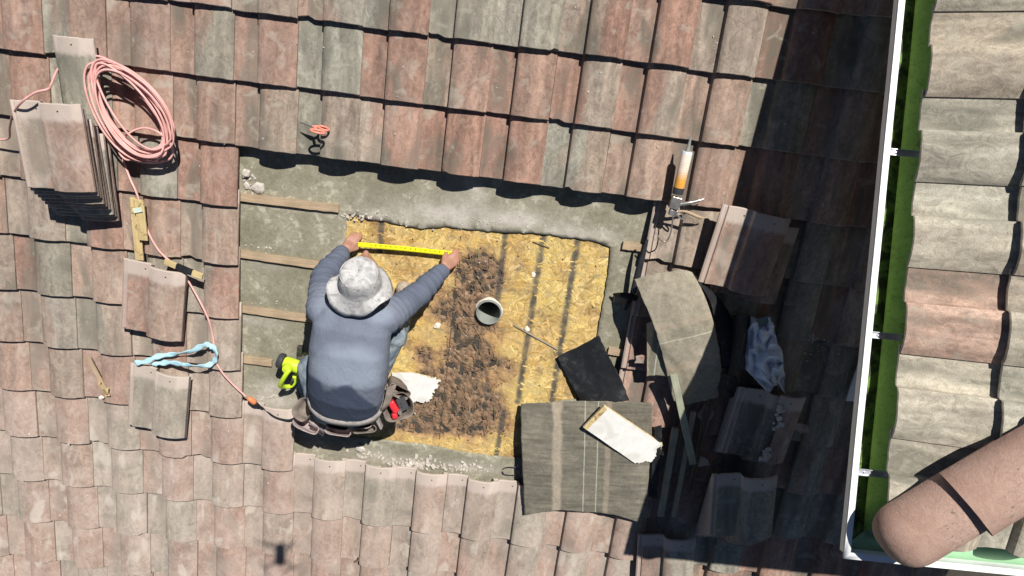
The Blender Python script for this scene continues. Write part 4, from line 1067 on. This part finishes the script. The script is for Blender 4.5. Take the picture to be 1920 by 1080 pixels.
crumbs(1530, 650, 14, 12, 70, .05, .003, .008); crumbs(700, 200, 500, 160, 60, .05, .003, .007); crumbs(400, 950, 350, 90, 60, .05, .003, .008)
tag(cr.build('mortar_crumbs', M_MORTAR, None, RM), 'scattered mortar crumbs and grit in the opening and on tiles', 'grit', kind='stuff')
# ---------------------------------------------------------------- the worker
BASE = P(650, 800, ZF)
man = thing('person', 'person crouching in a blue shirt and mottled bucket hat, measuring with both hands', 'person', RM @ T(BASE))
def L_(x, y, z): return P(x, y, z)-BASE
SEC = [(648, 764, .22, .125, .085), (648, 762, .305, .158, .102), (649, 750, .395, .176, .112), (650, 728, .465, .180, .116), (653, 700, .505, .183, .116), (656, 655, .515, .184, .116), (660, 615, .505, .176, .108), (664, 588, .49, .142, .095), (670, 566, .49, .082, .073)]
cs = [L_(x, y, z) for x, y, z, a, b in SEC]
def sec_ring(i_f, extra=0.0, n=28, along=0.0):
    i = min(int(i_f), len(SEC)-2); f = i_f-i
    c = cs[i].lerp(cs[i+1], f); t = (cs[min(i+1, len(cs)-1)]-cs[max(i, 0)]).normalized()
    a = SEC[i][3]+(SEC[i+1][3]-SEC[i][3])*f+extra; b = SEC[i][4]+(SEC[i+1][4]-SEC[i][4])*f+extra
    ux = Vector((1, 0, 0)); ux = (ux-t*ux.dot(t)).normalized(); uz = ux.cross(t)
    ring = []
    for k in range(n):
        an = 2*math.pi*k/n; cx, sx = math.cos(an), math.sin(an)
        e = .82
        ring.append(c+t*along+ux*(a*math.copysign(abs(cx)**e, cx))+uz*(b*math.copysign(abs(sx)**e, sx)))
    return ring
mb = MB()
rings = [sec_ring(i) for i in range(len(SEC)-1)]+[sec_ring(len(SEC)-1.001)]
vs_ = [q for r in rings for q in r]; n = 28; fs_ = []
for i in range(len(rings)-1):
    for k in range(n): fs_.append((i*n+k, i*n+(k+1) % n, (i+1)*n+(k+1) % n, (i+1)*n+k))
fs_ += [list(range(n))[::-1], [(len(rings)-1)*n+k for k in range(n)]]
mb.add(vs_, fs_)
SEGS = []      # (p0, r0, p1, r1, material)   0 skin 1 shirt 2 denim 3 shoe
def seg(p0, r0, p1, r1, m_): SEGS.append((Vector(p0), r0, Vector(p1), r1, m_)); mb.capsule(p0, r0, p1, r1)
for i in range(len(cs)-1): SEGS.append((cs[i], SEC[i][4]*1.25, cs[i+1], SEC[i+1][4]*1.25, 1 if i >= 2 else 2))
# neck, head, face
nk, hd_ = L_(670, 575, .515), L_(675, 535, .515)
seg(nk, .062, L_(673, 552, .515), .056, 0)
seg(hd_+Vector((0, .0, .01)), .078, hd_+Vector((0, .055, -.045)), .070, 0)
seg(hd_+Vector((0, .10, -.055)), .012, hd_+Vector((0, .125, -.085)), .015, 0)
seg(hd_+Vector((0, .045, -.105)), .03, hd_+Vector((0, .07, -.10)), .028, 0)
for s_ in (-1, 1): seg(hd_+Vector((s_*.082, .02, -.02)), .016, hd_+Vector((s_*.086, .01, -.055)), .011, 0)
# arms
def arm(sh, el, wr, shoulder_c):
    seg(shoulder_c, .085, sh, .078, 1); seg(sh, .078, sh.lerp(el, .5), .066, 1); seg(sh.lerp(el, .5), .066, el, .058, 1)
    seg(el, .057, el.lerp(wr, .4), .053, 1); seg(el.lerp(wr, .4), .053, el.lerp(wr, .86), .041, 1)
    seg(el.lerp(wr, .84), .029, wr, .027, 0)
def hand(wr, fwd, thumb, upv, curls, sc_=1.0):
    fwd = fwd.normalized(); thumb = (thumb-fwd*thumb.dot(fwd)).normalized(); upv = fwd.cross(thumb)
    if upv.z < 0: upv = -upv
    offs = (.030, .010, -.010, -.029); ln = (.072, .080, .075, .058)
    for i in range(4):
        k0 = wr+fwd*.012*sc_+thumb*offs[i]*.55*sc_; k1 = wr+fwd*(.082-.006*abs(i-1))*sc_+thumb*offs[i]*sc_+upv*.004
        seg(k0, .0145*sc_, k1, .0125*sc_, 0)
        a = curls[i]; d = fwd; p = k1
        for j, fr in enumerate((.44, .32, .24)):
            an = a*(j+1)*.72
            dd = fwd*math.cos(an)-upv*math.sin(an)
            q = p+dd*ln[i]*fr*sc_; seg(p, (.0105-.0008*j)*sc_, q, (.0098-.0010*j)*sc_, 0); p = q
    t0 = wr+fwd*.025*sc_+thumb*.026*sc_; t1 = t0+(fwd*.75+thumb*.65-upv*.15).normalized()*.042*sc_; t2 = t1+(fwd*.95+thumb*.05-upv*.35).normalized()*.034*sc_
    seg(t0, .016*sc_, t1, .0125*sc_, 0); seg(t1, .0122*sc_, t2, .010*sc_, 0)
lw, rw = L_(645, 470, .005), L_(832, 505, .010)
arm(L_(607, 580, .46), L_(606, 520, .24), lw, L_(625, 592, .475))
arm(L_(722, 596, .455), L_(784, 552, .25), rw, L_(700, 602, .475))
hand(lw, L_(662, 449, -.015)-lw, Vector((.9, -.5, 0)), None, (.42, .46, .5, .54), .84)
hand(rw, L_(856, 480, -.012)-rw, Vector((-.7, .6, 0)), None, (.45, .5, .54, .58), .86)
# legs: right foot planted ahead, left knee down
rh, rk, ra, rt = L_(668, 760, .29), L_(738, 630, .29), L_(752, 598, .02), L_(757, 541, -.012)
seg(rh, .085, rh.lerp(rk, .5), .076, 2); seg(rh.lerp(rk, .5), .072, rk, .058, 2); seg(rk, .066, rk.lerp(ra, .5), .060, 2); seg(rk.lerp(ra, .5), .060, ra, .050, 2)
seg(ra+Vector((0, -.02, -.03)), .036, ra+Vector((0, .04, -.045)), .038, 3); seg(ra+Vector((0, .04, -.045)), .038, rt, .042, 3)
lh, lk, la, lt = L_(615, 762, .30), L_(583, 690, .22), L_(596, 752, .02), L_(592, 706, -.015)
seg(lh, .092, lh.lerp(lk, .5), .084, 2); seg(lh.lerp(lk, .5), .084, lk, .070, 2); seg(lk, .070, lk.lerp(la, .5), .058, 2); seg(lk.lerp(la, .5), .058, la, .046, 2)
seg(la+Vector((0, -.02, -.025)), .036, la+Vector((0, .03, -.04)), .037, 3); seg(la+Vector((0, .03, -.04)), .037, lt, .040, 3)
src = mb.build('tmp_body', M_SKIN)
m_ = src.modifiers.new('r', 'REMESH'); m_.mode = 'VOXEL'; m_.voxel_size = .0068
m_ = src.modifiers.new('s', 'SMOOTH'); m_.factor = .5; m_.iterations = 5
dg = bpy.context.evaluated_depsgraph_get(); ev = src.evaluated_get(dg); bme = bpy.data.meshes.new_from_object(ev, depsgraph=dg)
bpy.data.objects.remove(src, do_unlink=True)
bme.name = 'body'
bme.materials.clear()
for q in (M_SKIN, M_SHIRT, M_DENIM, M_SHOE): bme.materials.append(q)
def seg_near(p):
    best = 9; bi = 0
    for p0, r0, p1, r1, mm in SEGS:
        d = p1-p0; t = max(0, min(1, (p-p0).dot(d)/max(d.length_squared, 1e-9)))
        e = (p-(p0+d*t)).length-(r0+(r1-r0)*t)
        if e < best: best = e; bi = mm
    return bi
belt_c = L_(649, 738, .385); belt_t = Vector((0, .62, .78)).normalized()
vm = []
for v_ in bme.vertices:
    p = v_.co; mm = seg_near(p)
    if mm in (1, 2) and abs(p.x-belt_c.x) < .24 and p.z > .2 and p.y < .35 and (p-belt_c).length < .5 and p.x < .22 and not (p.x > .16 and p.y > .12):
        if p.z > .28: mm = 1 if (p-belt_c).dot(belt_t) > -.012 else 2
    vm.append(mm)
for pl in bme.polygons:
    ms = [vm[i] for i in pl.vertices]; pl.material_index = max(set(ms), key=ms.count); pl.use_smooth = True
cols = []
nrm = [v_.normal.copy() for v_ in bme.vertices]
RT = RM @ T(BASE)
ARMS = [(L_(607, 580, .46), lw, -1), (L_(722, 596, .455), rw, 1)]
for i, v_ in enumerate(bme.vertices):
    p = v_.co.copy(); x_, y_ = proj(RT @ p)
    if vm[i] == 1:
        fr = .35*noise.fractal(p*9, 1, 2, 3)
        for sh_, wr_, xs_ in ARMS:
            axv = (wr_-sh_).normalized(); t_ = (p-sh_).dot(axv); pr = p-sh_-axv*t_
            k_ = max(0, min(1, (t_+.10)/.10))*max(0, min(1, 1-(pr.length-.10)/.06)) if xs_*(p.x-sh_.x) > -.09 else 0
            if k_ > 0:
                w_ = 1-2*abs(noise.noise(Vector((t_*24+pr.z*14, pr.x*5, pr.z*5+xs_*7)))); w2 = 1-2*abs(noise.noise(Vector((t_*46-pr.x*18, pr.y*9, xs_*3+5))))
                fr += k_*(1.25*max(0, w_)**2+.5*max(0, w2)**2-.35)
        w_ = 1-2*abs(noise.noise(Vector((p.x*10+p.y*3.0, p.y*3.2-p.x*4, 2.2)))); fr += .22*max(0, w_)**3
        v_.co = p+nrm[i]*(.0062*fr)
    elif vm[i] == 2: v_.co = p+nrm[i]*(.005*noise.fractal(p*16, 1, 2, 3))
    elif vm[i] == 0: v_.co = p+nrm[i]*(.0008*noise.noise(p*60))
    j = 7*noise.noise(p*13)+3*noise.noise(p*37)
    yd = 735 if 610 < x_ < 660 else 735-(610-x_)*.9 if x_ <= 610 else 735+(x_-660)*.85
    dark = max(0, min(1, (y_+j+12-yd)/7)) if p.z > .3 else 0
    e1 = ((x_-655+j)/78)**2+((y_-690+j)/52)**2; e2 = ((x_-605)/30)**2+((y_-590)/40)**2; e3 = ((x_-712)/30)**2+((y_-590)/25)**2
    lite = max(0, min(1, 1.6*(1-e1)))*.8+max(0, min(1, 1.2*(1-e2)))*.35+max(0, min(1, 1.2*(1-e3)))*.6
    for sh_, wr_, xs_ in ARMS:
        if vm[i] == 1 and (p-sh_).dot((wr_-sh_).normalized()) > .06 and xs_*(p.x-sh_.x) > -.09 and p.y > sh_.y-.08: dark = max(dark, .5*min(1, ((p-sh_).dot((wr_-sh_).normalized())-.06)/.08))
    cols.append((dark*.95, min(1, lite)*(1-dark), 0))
at = bme.attributes.new('Col', 'FLOAT_COLOR', 'POINT'); at.data.foreach_set('color', [x for c_ in cols for x in (*c_, 1.0)])
body = link('body', bme, man); body['label'] = 'long-sleeved blue shirt with sweat-dark lower back, dusty jeans'
# sleeve cuffs
for wr, el in ((lw, L_(606, 520, .24)), (rw, L_(784, 552, .25))):
    a = el.lerp(wr, .80); b = el.lerp(wr, .885)
    mb = MB(); mb.tube([a, a.lerp(b, .5), b, b.lerp(a, .15), a], [.0425, .0435, .0405, .036, .036], 20, cap=False); mb.build('cuff', M_SHIRT, man, smooth=True)
# hair at the nape
mb = MB(); mb.capsule(hd_+Vector((0, -.018, -.005)), .074, hd_+Vector((0, .0, .03)), .072); mb.build('hair', simple('dark_hair', (.02, .016, .014), .7), man, smooth=True)
# hat
hc = L_(676, 531, .545); hax = Vector((.03, .80, .60)).normalized()
Mh = T(hc) @ hax.to_track_quat('Z', 'Y').to_matrix().to_4x4() @ Matrix.Scale(.90, 4)
mb = MB(); nn = 56
prof = [(.002, .112), (.03, .1125), (.062, .110), (.078, .104), (.086, .094), (.092, .07), (.097, .035), (.1005, .004), (.1015, -.002), (.106, -.010), (.122, -.028), (.138, -.043), (.150, -.054)]
rows = []
for r, z in prof:
    row = []
    for k in range(nn+1):
        an = 2*math.pi*(k % nn)/nn; br = max(0, (r-.1015)/.05)
        rr_ = r*(1+.05*br*math.sin(2*an+.8)+.06*br*math.sin(3*an)); zz = z+br*(.026*math.sin(3*an+.5)+.024*math.sin(2*an+2.2)+.012*math.sin(5*an+1))
        cr_ = max(0, 1-r/.09) if z > .09 else 0
        zz += -.012*cr_*max(0, math.sin(an+.6))*.6 + .014*noise.noise(Vector((math.cos(an)*2.2*r/.09, math.sin(an)*2.2*r/.09, z*20)))
        if .02 < z < .105: rr_ *= 1+.06*noise.noise(Vector((math.cos(an)*2, math.sin(an)*2, z*18)))
        row.append(Vector((rr_*math.cos(an), rr_*1.04*math.sin(an), zz)))
    rows.append(row)
mb.grid(rows)
hat = mb.build('bucket_hat', M_HAT, man, Mh, smooth=True); m_ = hat.modifiers.new('s', 'SOLIDIFY'); m_.thickness = .003; m_.offset = -1
mb = MB(); mb.tube([Vector((.1012*math.cos(2*math.pi*k/40), .1012*1.04*math.sin(2*math.pi*k/40), .002)) for k in range(41)], .0016, 6); mb.build('hat_seam', M_DARKSTEEL, hat)
mb = MB(); mb.tube([Vector((.0885*math.cos(2*math.pi*k/40), .0885*1.04*math.sin(2*math.pi*k/40), .0915)) for k in range(41)], .0022, 6); mb.build('crown_seam', M_HAT, hat)
# neck flap under the brim
rows = []
for i in range(4):
    rows.append([hc+Vector((.088*math.cos(a_)*(1+.10*i), .02-.088*math.sin(a_)-.022*i*math.sin(a_), -.012-.010*i)) for a_ in [math.pi*(.08+.84*k/14) for k in range(15)]])
mb = MB().grid(rows); o = mb.build('neck_flap', simple('pale_pink_cloth', (.55, .48, .46), .9, bump=.002), man, smooth=True); m_ = o.modifiers.new('s', 'SOLIDIFY'); m_.thickness = .004
# belt
from mathutils.bvhtree import BVHTree
bv = BVHTree.FromPolygons([v_.co for v_ in bme.vertices], [list(p_.vertices) for p_ in bme.polygons])
rows = []; bz_ = Vector((0, -belt_t.z, belt_t.y))
for off, al in ((.004, -.030), (.011, -.026), (.012, .012), (.008, .019), (-.003, .019)):
    r_ = []
    for k in range(44):
        an = 2*math.pi*k/44; d_ = Vector((math.cos(an), 0, 0))+bz_*math.sin(an)
        o_ = belt_c+belt_t*al; hit = bv.ray_cast(o_, d_, .4); ds = hit[3] if hit[0] else .18
        r_.append((d_, o_, min(ds, .205)))
    ds2 = [sum(r_[(k+q) % 44][2] for q in (-2, -1, 0, 1, 2))/5 for k in range(44)]
    r_ = [r_[k][1]+r_[k][0]*(max(ds2[k], r_[k][2])+off) for k in range(44)]
    rows.append(r_+[r_[0]])
rows = [[q+Vector((0, 0, .004*math.sin(k*.55))) for k, q in enumerate(r)] for r in rows]
belt = MB().grid(rows).build('tool_belt', M_BELT, man, smooth=True); m_ = belt.modifiers.new('s', 'SOLIDIFY'); m_.thickness = .004; m_.offset = -1
def pouch(px, py, z, w_, d_, h_, rz, mat_, tilt=(0, 0), name='pouch', flare=1.12, n=28, floor=True, sq=.6):
    """open leather bag, rim upwards"""
    up_ = Matrix.Rotation(-PIT, 4, 'X')
    M = T(L_(px, py, z)) @ Rx(-PIT+tilt[0]) @ Ry(tilt[1]) @ Rz(rz)
    def ring(s_, zz, inn=0):
        r_ = []
        for k in range(n):
            an = 2*math.pi*k/n; cx, sx = math.cos(an), math.sin(an)
            x = (w_/2*s_-inn)*math.copysign(abs(cx)**sq, cx); y = (d_/2*s_-inn)*math.copysign(abs(sx)**sq, sx)
            q = Vector((x, y, zz)); q += Vector((1, 1, .5))*.006*noise.noise(q*22+Vector((px, py, 0)))
            r_.append(q)
        return r_+[r_[0]]
    rs = [ring(.05, -h_), ring(.72, -h_), ring(.86, -h_*.92), ring(.98, -h_*.55), ring(1.0, -h_*.2), ring(flare, 0), ring(flare, .004), ring(flare, 0, .004), ring(.97, -h_*.25, .004), ring(.9, -h_*.7, .004), ring(.05, -h_*.75)]
    o = MB().grid(rs).build(name, mat_, man, M, smooth=True)
    return o
pr_ = pouch(746, 764, 0.385, .13, .115, .19, .45, M_LEATHER, (.05, .2), flare=1.16)
mb = MB(); mb.box((-.018, .010, -.01), (.034, .07, .05), Rz(.2).to_3x3()); mb.box((-.028, -.035, -.012), (.03, .035, .04), Rz(-.1).to_3x3()); bevel(mb.build('red_tool', M_RED, pr_), .010, 3)
mb = MB(); mb.lathe([(.001, .014), (.010, .014), (.011, .0), (.011, -.05)], 16, T((.002, -.022, .012))); mb.build('tool_knob', M_LEATHER, pr_)
mb = MB(); mb.box((.026, .006, -.018), (.045, .07, .03), Rz(.1).to_3x3()); mb.box((.020, .012, .001), (.012, .005, .006)); mb.box((.020, -.004, .001), (.012, .005, .006)); bevel(mb.build('black_tool', M_GREYPLASTIC, pr_), .003)
pouch(748, 735, 0.360, .105, .055, .15, -.5, M_LEATHER, (.2, .3))
# hip pad joining belt and bag
rows = []
for i in range(5):
    f = i/4
    rows.append([L_(707+14*f, 775-8*f, .44-.02*f), L_(716+14*f, 762-8*f, .44-.02*f), L_(722+16*f, 742-8*f, .435-.02*f), L_(725+18*f, 725-6*f, .425-.02*f)])
o = MB().grid(rows).build('hip_pad', M_LEATHER, man, smooth=True); m_ = o.modifiers.new('s', 'SOLIDIFY'); m_.thickness = .010
pouch(634, 795, 0.355, .105, .05, .10, -.05, M_LEATHER, (-.25, 0), flare=1.1); pouch(633, 808, 0.330, .13, .045, .10, -.05, M_PINKSUEDE, (-.2, 0), flare=1.08)
pouch(680, 794, 0.355, .085, .045, .10, .15, M_PINKSUEDE, (-.25, 0), flare=1.1); pouch(684, 805, 0.330, .115, .035, .09, .2, M_LEATHER, (-.2, 0), flare=1.05)
pouch(568, 768, 0.350, .085, .10, .15, -.45, M_LEATHER, (-.1, -.15)); pouch(573, 797, 0.315, .13, .055, .10, -.35, M_PINKSUEDE, (-.15, 0))
mb = MB(); mb.box((0, 0, -.02), (.012, .10, .05)); bevel(mb.build('belt_buckle_strap', M_BELT, man, T(L_(707, 790, .35)) @ Rz(.5)), .003)
mb = MB(); rows = []
for i in range(6):
    f = i/5; rows.append([L_(583+26*f-4, 790+12*f, .34), L_(583+26*f, 797+14*f, .32-.02*f), L_(580+26*f, 803+16*f, .28)])
o = MB().grid(rows).build('belt_flap', M_PINKSUEDE, man, smooth=True); m_ = o.modifiers.new('s', 'SOLIDIFY'); m_.thickness = .006
# tape measure blade held between the hands
a, b = P(668, 458, -.012), P(852, 476, -.022); d = b-a; LT = d.length; an = math.atan2(d.y, d.x); el = math.asin(d.z/LT)
tm = thing('tape_measure', 'yellow tape measure blade stretched between the two hands', 'tape measure', RM @ T(a) @ Rz(an) @ Ry(-el))
rows = []
for i in range(25):
    x = LT*i/24; sag = -.008*math.sin(math.pi*i/24)
    rows.append([Vector((x, .013*t, sag+.003*t*t)) for t in (-1, -.5, 0, .5, 1)])
o = MB().grid(rows).build('blade', M_TAPE, tm, smooth=True); m_ = o.modifiers.new('s', 'SOLIDIFY'); m_.thickness = .0006
mb = MB(); mb.box((LT+.001, 0, -.004), (.004, .018, .014)); mb.build('end_hook', M_STEEL, tm)
mb = MB(); mb.box((-.028, -.004, -.008), (.055, .045, .035)); bevel(mb.build('case', M_GREYPLASTIC, tm), .008, 2)
def digits(txt, x, s_=.013):
    cu = bpy.data.curves.new('digit', 'FONT'); cu.body = txt; cu.size = s_; cu.align_x = 'CENTER'; cu.align_y = 'CENTER'; cu.extrude = .0003
    ob = bpy.data.objects.new('tmp', cu); COL.objects.link(ob); dg_ = bpy.context.evaluated_depsgraph_get(); me_ = bpy.data.meshes.new_from_object(ob.evaluated_get(dg_)); bpy.data.objects.remove(ob, do_unlink=True)
    me_.materials.clear(); me_.materials.append(M_INK)
    i = x/LT; z = -.008*math.sin(math.pi*i)+.0018
    link('printed_digits', me_, tm, T((x, .002, z)) @ Rz(math.pi))
for k in range(1, 18):
    x = LT-.0254*k
    if x > .02: digits(str(k), x)
# ---------------------------------------------------------------- the camera drone, seen only by its shadow
dr = thing('camera_drone', 'small grey camera drone whose blurred shadow falls on the lower left tiles', 'drone', T((0.0, -.015, CZ+.045)))
mb = MB(); mb.lathe([(.001, -.07), (.02, -.068), (.032, -.05), (.034, .0), (.03, .05), (.018, .068), (.001, .07)], 16, Matrix.Rotation(-math.pi/2, 4, 'X') @ Matrix.Diagonal((1, .75, 1, 1))); mb.build('drone_body', M_DRONE, dr, smooth=True)
for sx, sy in ((-1, 1), (1, 1), (-1, -1), (1, -1)):
    e = Vector((sx*.085, sy*.075, .012))
    mb = MB(); mb.tube([Vector((sx*.02, sy*.04, 0)), e], [.009, .006], 8); mb.build('drone_arm', M_DRONE, dr, smooth=True)
    mb = MB(); mb.lathe([(.001, .0), (.010, .0), (.010, .018), (.001, .018)], 12, T(e)); mb.build('motor', M_GREYPLASTIC, dr)
    mb = MB(); an = sx*.7+sy*.4
    for s_ in (0, math.pi): mb.box(e+Vector((math.cos(an+s_)*.03, math.sin(an+s_)*.03, .021)), (.06, .009, .0012), Rz(an+s_).to_3x3())
    mb.build('propeller', M_GREYPLASTIC, dr)
